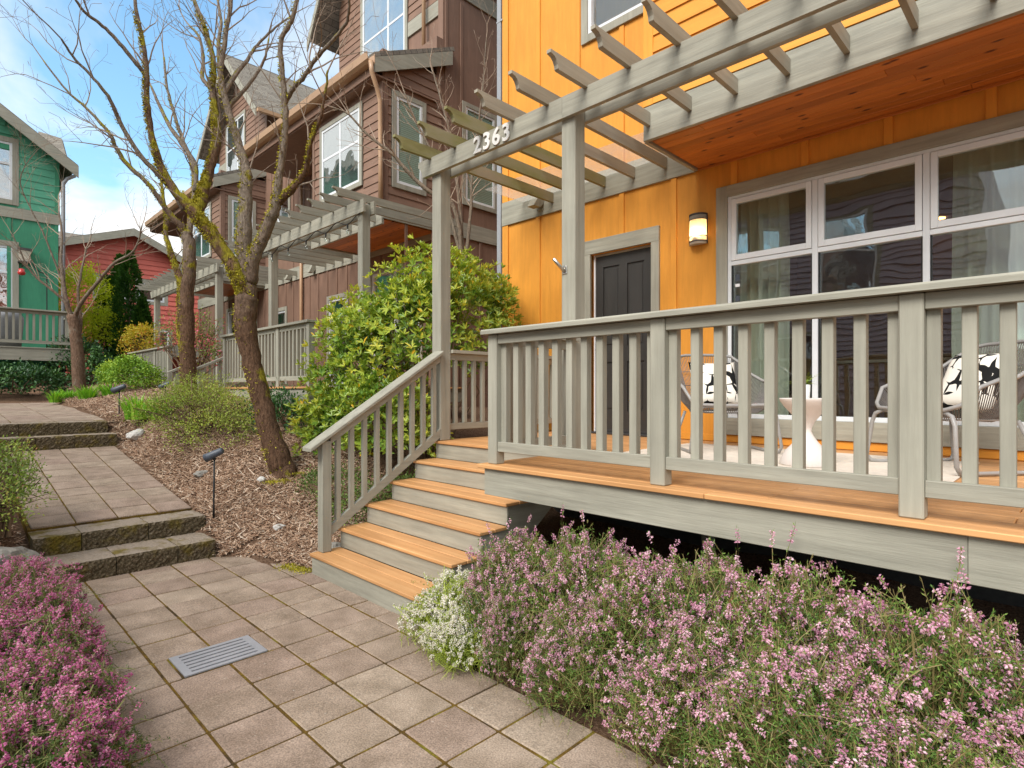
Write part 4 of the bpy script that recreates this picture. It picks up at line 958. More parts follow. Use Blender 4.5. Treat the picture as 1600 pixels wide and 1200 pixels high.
# porches of the brown house
def porch(x0, x1, yf, zd, label_d, label_r, label_p, posts, pxs, ybeam, beam, nraf, dx=.407, stairs=None, rafL=None):
    d = thing('porch_deck', label_d, 'deck', ((x0 + x1) / 2, yf + 1, zd - .7))
    y = yf; k = 0
    while y < BW - .04:
        box('deck_board', d, M['deck_x'], x0, x1, y + .002, min(y + .19, BW - .035) - .002, zd - .028, zd); y += .19
    box('fascia', d, M['gray_x'], x0 + .03, x1 - .03, yf + .03, yf + .07, zd - .26, zd - .029); box('fascia', d, M['gray_y'], x0 + .03, x0 + .07, yf + .071, BW - .04, zd - .26, zd - .029); box('fascia', d, M['gray_y'], x1 - .07, x1 - .03, yf + .071, BW - .04, zd - .26, zd - .029)
    for px in (x0 + .15, (x0 + x1) / 2, x1 - .15): box('support_post', d, M['gray_z'], px - .05, px + .05, yf + .1, yf + .2, zd - .9, zd - .03)
    r = thing('porch_railing', label_r, 'railing', ((x0 + x1) / 2, yf + .1, zd))
    for px in posts: box('post', r, M['gray_z'], px - .045, px + .045, yf + .06, yf + .15, zd + .001, zd + .92)
    box('cap_rail', r, M['gray_x'], posts[0] - .07, posts[-1] + .07, yf + .02, yf + .19, zd + .921, zd + .958)
    for a, b in zip(posts[:-1], posts[1:]):
        box('top_rail', r, M['gray_x'], a + .046, b - .046, yf + .08, yf + .12, zd + .85, zd + .92); box('bottom_rail', r, M['gray_x'], a + .046, b - .046, yf + .08, yf + .12, zd + .09, zd + .16)
        n = int(round((b - a) / .128))
        for q in range(1, n): baluster(r, a + (b - a) * q / n, yf + .10, zd + .161, zd + .849, .043)
    p = thing('pergola', label_p, 'pergola', (sum(pxs) / len(pxs), ybeam, zd))
    zt = zd + 2.92
    for px in pxs: box('post', p, M['gray_z'], px - .07, px + .07, ybeam - .07, ybeam + .07, zd + .001, zt - .05)
    for (a, b) in ((-.112, -.072), (.072, .112)): MB().prism(beam_poly(beam[0], beam[1], zt - .20, zt, True), 'y', ybeam + a, ybeam + b).build('beam', M['gray_x'], p)
    for k in range(nraf):
        x = beam[1] - .12 - k * dx
        if x < beam[0]: break
        inbay = (-7.45 < x < -4.87) or (-15.6 < x < -12.75)
        rafter(p, x, ybeam - .57, (BYB - .022) if inbay else BW - .033, zt - .015, zt + .105, .04, M['gray_y'])
    return d, r, p
porch(-7.55, -4.05, 1.42, 1.66, 'raised grey porch deck of the brown house behind the mossy tree', 'grey baluster railing on the brown house porch beside the rhododendron', 'pale grey pergola hung with string lights on the brown house', [-7.46, -6.3, -5.15, -4.12], [-9.2, -7.70, -4.29], 2.5, (-9.5, -4.12), 14)
porch(-14.6, -10.9, 1.42, 1.66, 'far raised porch deck of the brown house beyond the forked tree', 'far weathered grey railing on the brown house beyond the forked tree', 'far grey pergola at the end of the brown house', [-14.5, -13.3, -12.1, -11.0], [-16.0, -13.4, -10.75], 2.5, (-16.3, -10.55), 15)
# stairs of the brown porch, with handrail
bs = thing('porch_stairs', 'wooden porch stairs of the brown house with pale handrail', 'stairs', (-8.4, 2.0, 1.0))
for i in range(4):
    y0 = 1.42 + i * .275 - .3; z = 1.66 - (3 - i) * .17 - .17
    box('tread', bs, M['deck_x'], -9.2, -7.65, y0, y0 + .29, z - .03, z); box('riser', bs, M['gray_x'], -9.19, -7.66, y0 + .02, y0 + .04, z - .2, z - .031)
box('landing', bs, M['deck_x'], -9.25, -7.56, 2.22, 4.35, 1.63, 1.66)
for xx in (-9.15, -7.72):
    box('post', bs, M['gray_z'], xx - .045, xx + .045, 1.12, 1.21, .9, 1.98); MB().bar((xx, 1.0, 1.95), (xx, 2.42, 2.62), .13, .04).build('handrail', M['gray_y'], bs); MB().bar((xx, 1.2, 1.40), (xx, 2.42, 1.98), .04, .09).build('bottom_rail', M['gray_y'], bs)
    for q in range(6):
        yy = 1.33 + q * .18; box('baluster', bs, M['gray_z'], xx - .02, xx + .02, yy - .02, yy + .02, 1.44 + (yy - 1.2) * .475, 1.92 + (yy - 1.0) * .47)
# string lights under the brown pergola
st = thing('string_lights', 'black string of clear bulbs hung along the brown house pergola beam', 'string lights', (-6.2, 2.36, 4.3))
pts = []
for k in range(61):
    x = -4.2 - k * .09; s = (k % 8) / 8
    pts.append((x, 2.365, 4.355 - .10 * math.sin(math.pi * s) ** 2))
MB().tube(pts, .008, 5).build('wire', M['black'], st)
for k in range(4, 61, 8):
    x, y, z = pts[k]
    s = MB().tube([(x, y, z), (x, y, z - .06)], .014, 7).build('socket', M['black'], st)
    MB().lathe([(.004, 0), (.02, -.02), (.03, -.05), (.02, -.08), (.003, -.09)], 10, (x, y, z - .062)).build('bulb', M['bulb'], st, smooth=True)
for xx, lb in ((-11.0, 'small pale spot light on the brown house band, nearer the far porch'), (-9.7, 'small pale spot light on the brown house band, between downspout and rhododendron')):
    f = thing('spot_light', lb, 'light', (xx, 4.3, 4.6), group='spot lights on the brown house band')
    MB().prism([(4.20, 4.50), (4.31, 4.50), (4.365, 4.58), (4.365, 4.68), (4.28, 4.68)], 'x', xx - .06, xx + .06).build('housing', M['gray_z'], f)
    box('mount', f, M['gray_z'], xx - .05, xx + .05, 4.34, 4.368, 4.68, 4.72)

# ================================================================== GREEN HOUSE
GX = -17.6
gr = thing('townhouse', 'green townhouse with grey trim and raised deck', 'house', (GX - 3, -2.0, 1.6))
YC = .35
gw = [(-2.3, -.68, 3.2, 5.65), (-2.3, -.68, 6.95, 8.55)]
m = MB(); wall_holes(m, -7.0, YC, GX - .15, GX, 1.2, 8.35, gw, axis='y'); m.box(GX - 8, GX - .15, YC - .15, YC, 1.2, 8.35); m.box(GX - 8, GX - .15, -7.0, -6.85, 1.2, 8.35)
m.prism([(-7.0, 8.35), (YC, 8.35), (-3.3, 10.95)], 'x', GX - .15, GX); m.build('wall', M['green'], gr)
for y in (-.75, -3.0, -3.9, YC - .05): box('batten', gr, M['green'], GX + .001, GX + .02, y - .04, y + .04, 2.4, 6.45)
box('belly_band', gr, M['gray_y'], GX + .001, GX + .035, -7.0, YC + .02, 6.45, 6.74)
lap_boards(gr, M['green_x'], 'y', -7.0, YC - .09, GX, 1, 6.75, 8.35, .21, [(h[0] - .12, h[1] + .12, h[2] - .1, h[3] + .1) for h in gw])
z = 8.35
while z < 10.65:
    f = (z + .21 - 8.35) / 2.6; lap_boards(gr, M['green_x'], 'y', -7.0 + 3.7 * f, YC - 3.65 * f, GX, 1, z, z + .21, .21, [(gw[1][0] - .12, gw[1][1] + .12, 6.8, 8.7)]); z += .21
box('corner_board', gr, M['green'], GX + .001, GX + .024, YC - .09, YC + .02, 6.75, 8.35)
window(gr, *gw[0], GX, axis='y', facing=1, rows=(4.9,), trim=.14, glass='glass_far', fr=.06); window(gr, *gw[1], GX, axis='y', facing=1, rows=(7.95,), trim=.14, glass='glass_far', fr=.06)
sl = 2.6 / 3.65; e = .40
uvroof('roof', gr, [(GX + .5, YC + e, 8.355 - e * sl + .12), (GX - 8, YC + e, 8.355 - e * sl + .12), (GX - 8, -3.3, 11.07), (GX + .5, -3.3, 11.07)], .12)
uvroof('roof', gr, [(GX - 8, -7 - e, 8.355 - e * sl + .12), (GX + .5, -7 - e, 8.355 - e * sl + .12), (GX + .5, -3.3, 11.07), (GX - 8, -3.3, 11.07)], .12)
for ya in (YC + e, -7 - e): MB().prism([(ya, 8.355 - e * sl + .08), (-3.3, 11.03), (-3.3, 10.70), (ya, 8.355 - e * sl - .26)], 'x', GX + .505, GX + .55).build('rake_board', M['gray_y'], gr)
uvroof('roof', gr, [at(58, 246, 20.5), at(104, 246, 20.5), at(96, 216, 22.0), at(60, 205, 22.0)], .12)
MB().tube([(GX + .1, YC + .38, 7.98), (GX + .08, YC + .2, 7.85), (GX + .08, YC + .1, 7.7), (GX + .08, YC + .1, 1.8)], .05, 8).build('downspout', M['gray_gutter'], gr, smooth=True)
wl2 = thing('wall_lamp', 'small square wall lamp on the green house', 'wall lamp', (GX + .08, -.98 + .2, 5.0))
box('shade', wl2, M['frost'], GX + .03, GX + .2, -.55, -.30, 5.25, 5.55); box('cap', wl2, M['darkmetal'], GX + .02, GX + .22, -.58, -.27, 5.551, 5.62); box('base', wl2, M['darkmetal'], GX + .02, GX + .21, -.57, -.28, 5.20, 5.249)
# deck
DX = GX + 2.1; DZ = 2.72
gd = thing('porch_deck', 'raised deck with pale rails on the green house', 'deck', (GX + 1, -1.5, 1.6))
y = GX
while y < DX - .05:
    box('deck_board', gd, M['gray_y'], y + .03, min(y + .2, DX) - .002, -6.5, .62, DZ - .03, DZ); y += .2
box('fascia', gd, M['gray_y'], DX - .06, DX - .02, -6.5, .60, DZ - .34, DZ - .031); box('fascia', gd, M['gray_x'], GX + .03, DX - .061, .56, .60, DZ - .34, DZ - .031)
for yy in (-3.0, -1.2, .5): box('support_post', gd, M['gray_z'], DX - .2, DX - .08, yy - .06, yy + .06, 1.4, DZ - .035)
grl = thing('porch_railing', 'pale baluster railing around the green house deck', 'railing', (DX - .1, -1.5, DZ))
for yy in (-3.4, -1.35, .53): box('post', grl, M['gray_z'], DX - .15, DX - .05, yy - .05, yy + .05, DZ + .001, DZ + .95)
box('cap_rail', grl, M['gray_y'], DX - .2, DX, -3.5, .62, DZ + .951, DZ + .99)
for a, b in ((-3.4, -1.35), (-1.35, .53)):
    box('top_rail', grl, M['gray_y'], DX - .12, DX - .08, a + .051, b - .051, DZ + .87, DZ + .95); box('bottom_rail', grl, M['gray_y'], DX - .12, DX - .08, a + .051, b - .051, DZ + .10, DZ + .18)
    for q in range(1, 14): baluster(grl, DX - .10, a + (b - a) * q / 14, DZ + .181, DZ + .869, .05)
box('cap_rail', grl, M['gray_x'], GX + .05, DX - .201, .45, .62, DZ + .951, DZ + .99)
for q in range(1, 14): baluster(grl, GX + .05 + q * .145, .53, DZ + .001, DZ + .95, .05)
gc = thing('grill', 'barbecue grill under a grey cloth cover on the green house deck', 'grill', (GX + 1.2, -1.0, DZ))
m = MB()
for k, (r, z) in enumerate(((.42, 0), (.44, .4), (.46, .75), (.40, .95), (.25, 1.05), (.02, 1.08))): pass
m.lathe([(.40, 0.01), (.46, .35), (.44, .7), (.45, .8), (.36, .98), (.18, 1.06), (.02, 1.08)], 14, (GX + 1.2, -1.0, DZ)); m.V = [(x + .03 * math.sin(9 * yq + 5 * zq), GX * 0 + yq + (.03 * math.sin(11 * x + 7 * zq)), zq) for (x, yq, zq) in m.V]
m.build('cover', M['cover'], gc, smooth=True); MB().tube([(GX + 1.0, -1.35, DZ + .65), (GX + 1.4, -1.35, DZ + .65)], .02, 8).build('side_handle', M['darkmetal'], gc)
fd = thing('bird_feeder', 'red bird feeder hanging from a black hook on the green house deck', 'bird feeder', (DX - .5, -.2, DZ))
hp = [(DX - .5, -.1, DZ + .002 + k * .2) for k in range(11)] + [(DX - .5, -.1 - .3 * math.sin(a), DZ + 2.0 + .32 * (1 - math.cos(a)) * (1 if a < 1.6 else 1)) for a in (0.5, 1.0, 1.6)] + [(DX - .5, -.52, DZ + 2.26), (DX - .5, -.62, DZ + 2.12)]
MB().tube(hp, .014, 6).build('hook', M['black'], fd, smooth=True)
MB().lathe([(.02, .10), (.06, .09), (.065, .03), (.09, 0), (.07, -.06), (.02, -.08)], 12, (DX - .5, -.62, DZ + 1.98)).build('bottle', M['redglass'], fd, smooth=True)

# ================================================================== RED HOUSE
RX = -29.0
rh = thing('house', 'distant red gabled house with lap siding behind the evergreens', 'house', (RX, 4.5, 1.8))
ya, yb, ym, ze, zp = -0.9, 8.6, 4.6, 7.3, 9.25
m = MB(); m.box(RX - 9, RX, ya, yb, 1.6, ze); m.prism([(ya, ze), (yb, ze), (ym, zp)], 'x', RX - 9, RX); m.build('wall', M['red'], rh)
z = 3.2
rw = ((3.2, 4.4, 6.0, 6.9), (4.9, 6.0, 6.0, 6.9), (4.6, 6.2, 3.4, 4.6)); rhl = [(a - .16, b + .16, c - .16, d + .16) for (a, b, c, d) in rw]
lap_boards(rh, M['red'], 'y', ya, yb, RX, 1, 1.8, ze, .24, rhl, .045)
z = ze
while z < zp - .2:
    f = (z + .24 - ze) / (zp - ze); lap_boards(rh, M['red'], 'y', ya + (ym - ya) * f, yb - (yb - ym) * f, RX, 1, z, z + .24, .24, (), .045); z += .24
s1 = (zp - ze) / (ym - ya); s2 = (zp - ze) / (yb - ym); ov = .5
uvroof('roof', rh, [(RX - 9, ya - ov, ze - ov * s1 + .12), (RX + .5, ya - ov, ze - ov * s1 + .12), (RX + .5, ym, zp + .12), (RX - 9, ym, zp + .12)], .12)
uvroof('roof', rh, [(RX + .5, yb + ov, ze - ov * s2 + .12), (RX - 9, yb + ov, ze - ov * s2 + .12), (RX - 9, ym, zp + .12), (RX + .5, ym, zp + .12)], .12)
for yq, s in ((ya - ov, s1), (yb + ov, s2)): MB().prism([(yq, ze - ov * s + .08), (ym, zp + .08), (ym, zp - .25), (yq, ze - ov * s - .25)], 'x', RX + .505, RX + .56).build('rake_board', M['gray_y'], rh)
uvroof('roof', rh, [(RX - 2.5, -9, 7.4), (RX - 2.5, 6.0, 7.4), (RX - 7, 6.0, 10.3), (RX - 7, -9, 10.3)], .12)
MB().box(RX - 7, RX - 2.6, -9, -1, 1.6, 7.0).build('wing', M['red'], rh)
box('roof_vent', rh, M['white'], RX - 4.9, RX - 4.5, 2.6, 3.0, 8.8, 9.15)
for (a, b, c, d) in rw: window(rh, a, b, c, d, RX, axis='y', facing=1, trim=.16, glass='glass_far', fr=.08, solid='black')  # black backing paints the unlit rooms behind the panes as dark colour
rd = thing('balcony', 'pale balcony beam on the red house behind the far pergola', 'balcony', (RX + 1, 8, 3))
box('fascia', rd, M['gray_y'], RX + 2.0, RX + 2.1, 4.6, 9.3, 3.2, 3.75); box('floor', rd, M['gray_y'], RX + .05, RX + 1.99, 4.6, 9.3, 3.3, 3.4)
for yy in (5.0, 9.0): box('support_post', rd, M['gray_z'], RX + 1.8, RX + 1.95, yy - .07, yy + .07, 1.5, 3.3)

# ================================================================== MAUVE HOUSE ACROSS THE PATH (behind the camera, mirrored in the window)
mh = thing('townhouse', 'mauve lap sided townhouse across the path reflected in the big window', 'house', (-2, -12, 0))
MY = -9.5
mw = [(-1.7, -.35, 4.4, 6.7), (-4.3, -3.0, 4.4, 6.7), (-3.2, -1.7, 1.3, 3.3), (-7.2, -6.0, 4.4, 6.7)]
m = MB(); wall_holes(m, -9, 2.0, MY - .15, MY, -.2, 7.9, mw); m.box(-9, 2.0, MY - 8, MY - 7.85, -.2, 7.9); m.box(-9, -8.85, MY - 7.85, MY - .15, -.2, 7.9); m.box(1.85, 2.0, MY - 7.85, MY - .15, -.2, 7.9)
m.build('wall', M['mauve'], mh)
lap_boards(mh, M['mauve'], 'x', -9, 2.0, MY, 1, .2, 7.8, .16, [(w[0] - .12, w[1] + .12, w[2] - .12, w[3] + .12) for w in mw], .05)
for w in mw: window(mh, *w, MY, axis='x', facing=1, rows=((w[2] + w[3]) / 2,), trim=.13, glass='glass_far', fr=.06)
uvroof('roof', mh, [(2.6, MY + .7, 7.75), (-9.6, MY + .7, 7.75), (-9.6, MY - 4, 10.2), (2.6, MY - 4, 10.2)], .12)
box('eave_board', mh, M['vinyl'], -9.6, 2.6, MY + .70, MY + .74, 7.45, 7.72)
box('eave_soffit', mh, M['gray_x'], -9.6, 2.6, MY + .01, MY + .69, 7.47, 7.50)
# ================================================================== PORCH FURNITURE
rug = tag(MB().box(1.05, 3.27, 1.72, 2.95, 1.0815, 1.0895).build('rug', M['rug'], bevel=.002), 'cream rug on the porch deck under the table', 'rug')
def chair(label, loc, ang):
    t = thing('string_chair', label, 'chair', loc, 'string chairs on the porch') if False else thing('string_chair', label, 'chair', loc)
    Mx = Matrix.Translation(loc) @ Matrix.Rotation(ang, 4, 'Z')       # local: faces -Y
    A = []
    # upper shell outline (arms sweep up to a high back)
    def P(x, y, z): return (x, y, z)
    rim = [P(-.27, -.34, .40), P(-.34, -.30, .43), P(-.385, -.22, .54), P(-.395, -.10, .585), P(-.385, .03, .60), P(-.35, .18, .66), P(-.30, .32, .77), P(-.25, .39, .83), P(-.17, .42, .845), P(0, .43, .848),
           P(.17, .42, .845), P(.25, .39, .83), P(.30, .32, .77), P(.35, .18, .66), P(.385, .03, .60), P(.395, -.10, .585), P(.385, -.22, .54), P(.34, -.30, .43), P(.27, -.34, .40)]
    m = MB().tube(rim + [P(.1, -.35, .395), P(-.1, -.35, .395)], .0135, 8, closed=True); m.xf(Mx).build('frame', M['chairframe'], t, smooth=True)
    seat = [P(.24 * math.cos(a), .02 + .22 * math.sin(a), .335) for a in [2 * math.pi * k / 20 for k in range(20)]]
    m = MB().tube(seat, .009, 6, closed=True); m.xf(Mx).build('seat_ring', M['chairframe'], t, smooth=True)
    # cords from rim down to the seat ring
    dense = []
    cl = [Vector(p) for p in rim + [P(.1, -.35, .395), P(-.1, -.35, .395)]]
    for i in range(len(cl)):
        a, b = cl[i], cl[(i + 1) % len(cl)]; n = max(2, int((b - a).length / .017))
        for k in range(n): dense.append(a.lerp(b, k / n))
    m = MB()
    for p in dense:
        an = math.atan2(p.y - .02, p.x * .95); q = Vector((.24 * math.cos(an), .02 + .22 * math.sin(an), .335))
        mid = p.lerp(q, .55) + Vector((0, 0, -.035)) + Vector((p.x, p.y, 0)) * .04
        m.tube([p, mid, q], .0032, 4, cap=False)
    for k in range(24):
        x = -.23 + k * .02; h = .22 * math.sqrt(max(0, 1 - (x / .24) ** 2)); m.tube([P(x, .02 - h, .335), P(x, .02, .322), P(x, .02 + h, .335)], .0032, 4, cap=False)
    for zf in (.45, .7):      # woven horizontal strands on the back
        m.tube([dense[0].lerp(dense[0], 0)] * 0 + [Vector((.24 * math.cos(a), .02 + .22 * math.sin(a), .335)).lerp(Vector((.28 * math.cos(a), .40, .84)), zf) for a in [math.pi * (.15 + .7 * k / 16) for k in range(17)]], .004, 4)
    m.xf(Mx).build('woven_cords', M['cord'], t, smooth=True, kind='stuff')
    # sled legs
    for s in (-1, 1):
        pts = [P(s*.25, -.33, .385), P(s*.31, -.335, .36), P(s*.335, -.34, .30), P(s*.365, -.36, .06), P(s*.36, -.33, .018), P(s*.34, -.28, .0135), P(s*.33, .22, .0135), P(s*.32, .28, .02), P(s*.31, .29, .06), P(s*.24, .20, .33)]
        m = MB().tube(pts, .0135, 8); m.xf(Mx).build('leg', M['chairframe'], t, smooth=True)
    m = MB().tube([P(-.25, -.33, .385), P(0, -.33, .385), P(.25, -.33, .385)], .012, 8); m.xf(Mx).build('front_bar', M['chairframe'], t, smooth=True)
    return t
def cushion(label, loc, rx, rz, s=.42):
    n = 14; V = []; F = []
    for sgn in (1, -1):
        for i in range(n + 1):
            for j in range(n + 1):
                u = i / n * 2 - 1; v = j / n * 2 - 1
                pin = 1 - .07 * (1 - abs(u) ** 2) * abs(v) ** 6 ; pin2 = 1 - .07 * (1 - abs(v) ** 2) * abs(u) ** 6
                h = .075 * (max(0, (1 - u ** 4) * (1 - v ** 4))) ** .55
                V.append((u * s / 2 * pin2, sgn * h, v * s / 2 * pin))
        b = (0 if sgn == 1 else (n + 1) ** 2)
        for i in range(n):
            for j in range(n): F.append((b+i*(n+1)+j, b+(i+1)*(n+1)+j, b+(i+1)*(n+1)+j+1, b+i*(n+1)+j+1))
    me = MB().add(V, F).mesh('cushion', M['cushion'], smooth=True)
    bm = bmesh.new(); bm.from_mesh(me); bmesh.ops.remove_doubles(bm, verts=bm.verts, dist=1e-4); bmesh.ops.recalc_face_normals(bm, faces=bm.faces); bm.to_mesh(me); bm.free()
    return tag(put('cushion', me, None, loc, (rx, 0, rz)), label, 'cushion')
c1 = (1.56, 2.47, 1.0895); a1 = R_(45)
chair('grey string lounge chair near the front door', c1, a1)
c2 = (3.19, 2.49, 1.085); a2 = R_(-38)
chair('grey string lounge chair at the window end beside the table', c2, a2)
def seatpt(c, a, y, z): return (c[0] - y * math.sin(a), c[1] + y * math.cos(a), c[2] + z)
cushion('black and white patterned cushion on the chair near the front door', seatpt(c1, a1, .14, .575), R_(-20), a1)
cushion('black and cream patterned cushion on the chair at the window end', seatpt(c2, a2, .12, .575), R_(-24), a2, .43)
tb = thing('side_table', 'white hourglass side table between the two chairs', 'table', (2.43, 1.93, 1.0895))
MB().lathe([(.168, 0), (.170, .012), (.160, .05), (.125, .105), (.075, .16), (.045, .205), (.034, .235), (.036, .26), (.055, .30), (.10, .36), (.14, .405), (.163, .44), (.170, .457), (.170, .462), (.162, .463), (.158, .455), (.02, .452)], 40, (2.43, 1.93, 1.0895)).build('pedestal', M['white'], tb, smooth=True)
MB().lathe([(.157, .4535), (.157, .4565), (.001, .4565)], 40, (2.43, 1.93, 1.0895)).build('top', M['white'], tb)
pp = thing('potted_fern', 'small green fern in a white pot on the hourglass table', 'plant', (2.40, 1.97, 1.5465))
MB().lathe([(.038, 0), (.040, .002), (.044, .10), (.040, .10), (.036, .085), (.001, .085)], 20, (2.40, 1.97, 1.5465)).build('pot', M['pot'], pp, smooth=True)
V = []; Q = []; rn = []
for k in range(26):
    an = rng.uniform(0, 6.283); L = rng.uniform(.10, .19); el = rng.uniform(.5, 1.3)
    for q in range(9):
        t = q / 9; c = np.array([2.40 + math.cos(an) * L * t * math.cos(el) * 1.2, 1.97 + math.sin(an) * L * t * math.cos(el) * 1.2, 1.64 + L * t * math.sin(el) - .10 * t * t * math.cos(el)])
        side = np.array([-math.sin(an), math.cos(an), 0]); w = .022 * (1 - t) + .004; d = np.array([math.cos(an), math.sin(an), .2])
        for s in (-1, 1):
            b = len(V); V += [c, c + side * s * w * .6 + d * .006, c + side * s * w + d * .012, c + d * .010]; Q.append((b, b+1, b+2, b+3)); rn += [rng.uniform(.3, 1)] * 4
put('fronds', np_mesh('fronds', np.array(V) - np.array([2.40, 1.97, 1.5465]), Q, M['box'], rn), pp, (2.40, 1.97, 1.5465), kind='stuff')

# ================================================================== PATH LIGHTS
def path_light(p, label, ang, tilt, h=.50, s=1.0):
    p = Vector(p); t = thing('path_light', label, 'path light', p)
    MB().tube([p + Vector((0, 0, -.12)), p + Vector((0, 0, .02)), p + Vector((.02 * s, 0, h))], [.012, .010, .009], 8).build('stake', M['black'], t, smooth=True)
    top = p + Vector((.02 * s, 0, h)); d = Vector((math.cos(ang) * math.cos(tilt), math.sin(ang) * math.cos(tilt), math.sin(tilt)))
    MB().tube([top - Vector((0, 0, .01)), top + Vector((0, 0, .035))], [.016, .014], 8).build('knuckle', M['black'], t, smooth=True)
    c = top + Vector((0, 0, .05)); L = .095 * s
    MB().tube([c - d * L, c - d * (L * .9), c + d * L * .6, c + d * L * 1.05], [.026 * s, .034 * s, .042 * s, .047 * s], 14).build('lamp_head', M['slate'], t, smooth=True)
    return t
path_light(at(334, 792, 6.0), 'slate path light on a stake in the bark mulch beside the leaning tree', R_(225), R_(-25))
path_light(at(186, 657, 9.3), 'slate path light on a stake beside the upper stone steps', R_(225), R_(-22), .47, 1.1)
path_light(at(258, 622, 11.0), 'slate path light half hidden behind the lilies near the forked tree', R_(225), R_(-25), .2, 1.1)
# rocks and odds and ends
def rock(p, r, label, mat, seed, sq=(1, .8, .55)):
    rr = random.Random(seed); bm = bmesh.new(); bmesh.ops.create_icosphere(bm, subdivisions=3, radius=1)
    ph = [rr.uniform(0, 6) for _ in range(6)]
    for v in bm.verts:
        n = v.co.normalized(); f = 1 + .16 * math.sin(3*n.x + ph[0]) * math.sin(3*n.y + ph[1]) + .12 * math.sin(5*n.z + ph[2]) * math.sin(5*n.x + ph[3]) + .06 * math.sin(9*n.y + ph[4]) + rr.uniform(-.03, .03)
        v.co = Vector((n.x*sq[0], n.y*sq[1], n.z*sq[2])) * r * f
    me = bpy.data.meshes.new('rock'); bm.to_mesh(me); bm.free(); me.materials.append(mat)
    return tag(put('rock', me, None, p, (0, 0, rr.uniform(0, 6))), label, 'rock')
def gpt(x, y, dz=0): return (x, y, float(ground_z(x, y)) + dz)
rock(gpt(-2.35, -1.93, .08), .20, 'large mossy grey rock beside the lower stone steps', M['rock'], 3)
rock(gpt(-1.35, .40, .03), .11, 'dark grey rock in the mulch behind the stair post', M['rock'], 5)
rock(gpt(-1.17, .23, .03), .075, 'pale rock in the mulch against the stair post', M['palerock'], 6)
rock(gpt(-2.02, .16, .02), .06, 'small pale stone lying on the open mulch', M['palerock'], 8)
rock(gpt(-3.0, .38, .03), .06, 'white stone next to the leaning tree trunk', M['palerock'], 9)
rock(gpt(-6.35, -.12, .04), .16, 'pale flat rock beside the upper stone steps', M['palerock'], 12)
rock(gpt(-3.7, -.05, .02), .08, 'dark flat stone at the edge of the sloping path', M['rock'], 14)
fw = thing('firewood', 'split firewood lying under the stairs beside the white heather', 'firewood', (.95, .72, .0))
for k, (x, y, z, an) in enumerate(((.92, .70, .14, .5), (1.02, .78, .10, .75), (.84, .80, .07, .3), (1.08, .66, .05, 1.0))):
    MB().prism([(-.045, -.03), (.05, -.035), (.02, .045)], 'x', -.17, .17).xf(Matrix.Translation((x, y, z)) @ Matrix.Rotation(an, 4, 'Z') @ Matrix.Rotation(.25, 4, 'Y')).build('log', M['firewood'], fw)
# ================================================================== PLANTS
def unit(v): return v / np.maximum(np.linalg.norm(v, axis=-1, keepdims=True), 1e-9)
def rdirs(n): return unit(rng.normal(size=(n, 3)))
def leaves(P, D, Nn, L, Wd, rnd, cup=0.18, droop=0.0):
    """P base, D direction, Nn normal, L length, Wd width -> verts, quads, attr (5 verts / 2 quads a leaf)"""
    n = len(P); D = unit(D); S_ = unit(np.cross(D, Nn)); N2 = np.cross(S_, D)
    L = np.broadcast_to(L, n)[:, None]; Wd = np.broadcast_to(Wd, n)[:, None]
    mid = P + D * L * .55 - N2 * Wd * cup - np.array([0, 0, 1]) * droop * L * .25
    a = mid + S_ * Wd * .5 + N2 * Wd * cup * 2; b = mid - S_ * Wd * .5 + N2 * Wd * cup * 2
    tip = P + D * L - np.array([0, 0, 1]) * droop * L
    V = np.stack([P, a, mid, b, tip], 1).reshape(-1, 3)
    k = np.arange(n)[:, None] * 5
    Q = np.concatenate([k + np.array([[0, 2, 4, 1]]), k + np.array([[0, 3, 4, 2]])], 0)
    return V, Q, np.repeat(np.clip(rnd, 0, 1), 5)
def leaves_e(P, D, Nn, L, Wd, rnd, cup=0.15, droop=0.0):
    """rounder leaf: 7 verts, 4 quads"""
    n = len(P); D = unit(D); S_ = unit(np.cross(D, Nn)); N2 = np.cross(S_, D); L = np.broadcast_to(L, n)[:, None]; Wd = np.broadcast_to(Wd, n)[:, None]; dn = np.array([0, 0, 1])
    at_ = lambda f: P + D * L * f - dn * droop * L * f * f
    up_ = N2 * Wd * cup
    V = np.stack([P, at_(.3) - up_ * .5, at_(.62) - up_ * .6, at_(1.0), at_(.36) + S_ * Wd * .46 + up_, at_(.74) + S_ * Wd * .42 + up_, at_(.36) - S_ * Wd * .46 + up_, at_(.74) - S_ * Wd * .42 + up_], 1).reshape(-1, 3)
    k = np.arange(n)[:, None] * 8
    Q = np.concatenate([k + np.array([q]) for q in ((0, 1, 2, 4), (4, 2, 3, 5), (0, 6, 2, 1), (6, 7, 3, 2))]); return V, Q, np.repeat(np.clip(rnd, 0, 1), 8)
class LM:
    def __init__(s): s.V = []; s.Q = []; s.r = []; s.n = 0
    def add(s, V, Q, r): s.V.append(V); s.Q.append(Q + s.n); s.r.append(r); s.n += len(V)
    def build(s, name, mat, parent, origin, kind='stuff'):
        V = np.concatenate(s.V) - np.array(origin); return put(name, np_mesh(name, V, np.concatenate(s.Q), mat, np.concatenate(s.r)), parent, origin, kind=kind)
def blobnoise(d, seed, k=3.0):
    r = np.random.default_rng(seed); o = 0
    for q in range(5):
        w = r.normal(size=3) * k * (1 + .5 * q); o = o + np.sin(d @ w + r.uniform(0, 6)) / (1 + .6 * q)
    return o / 2.4
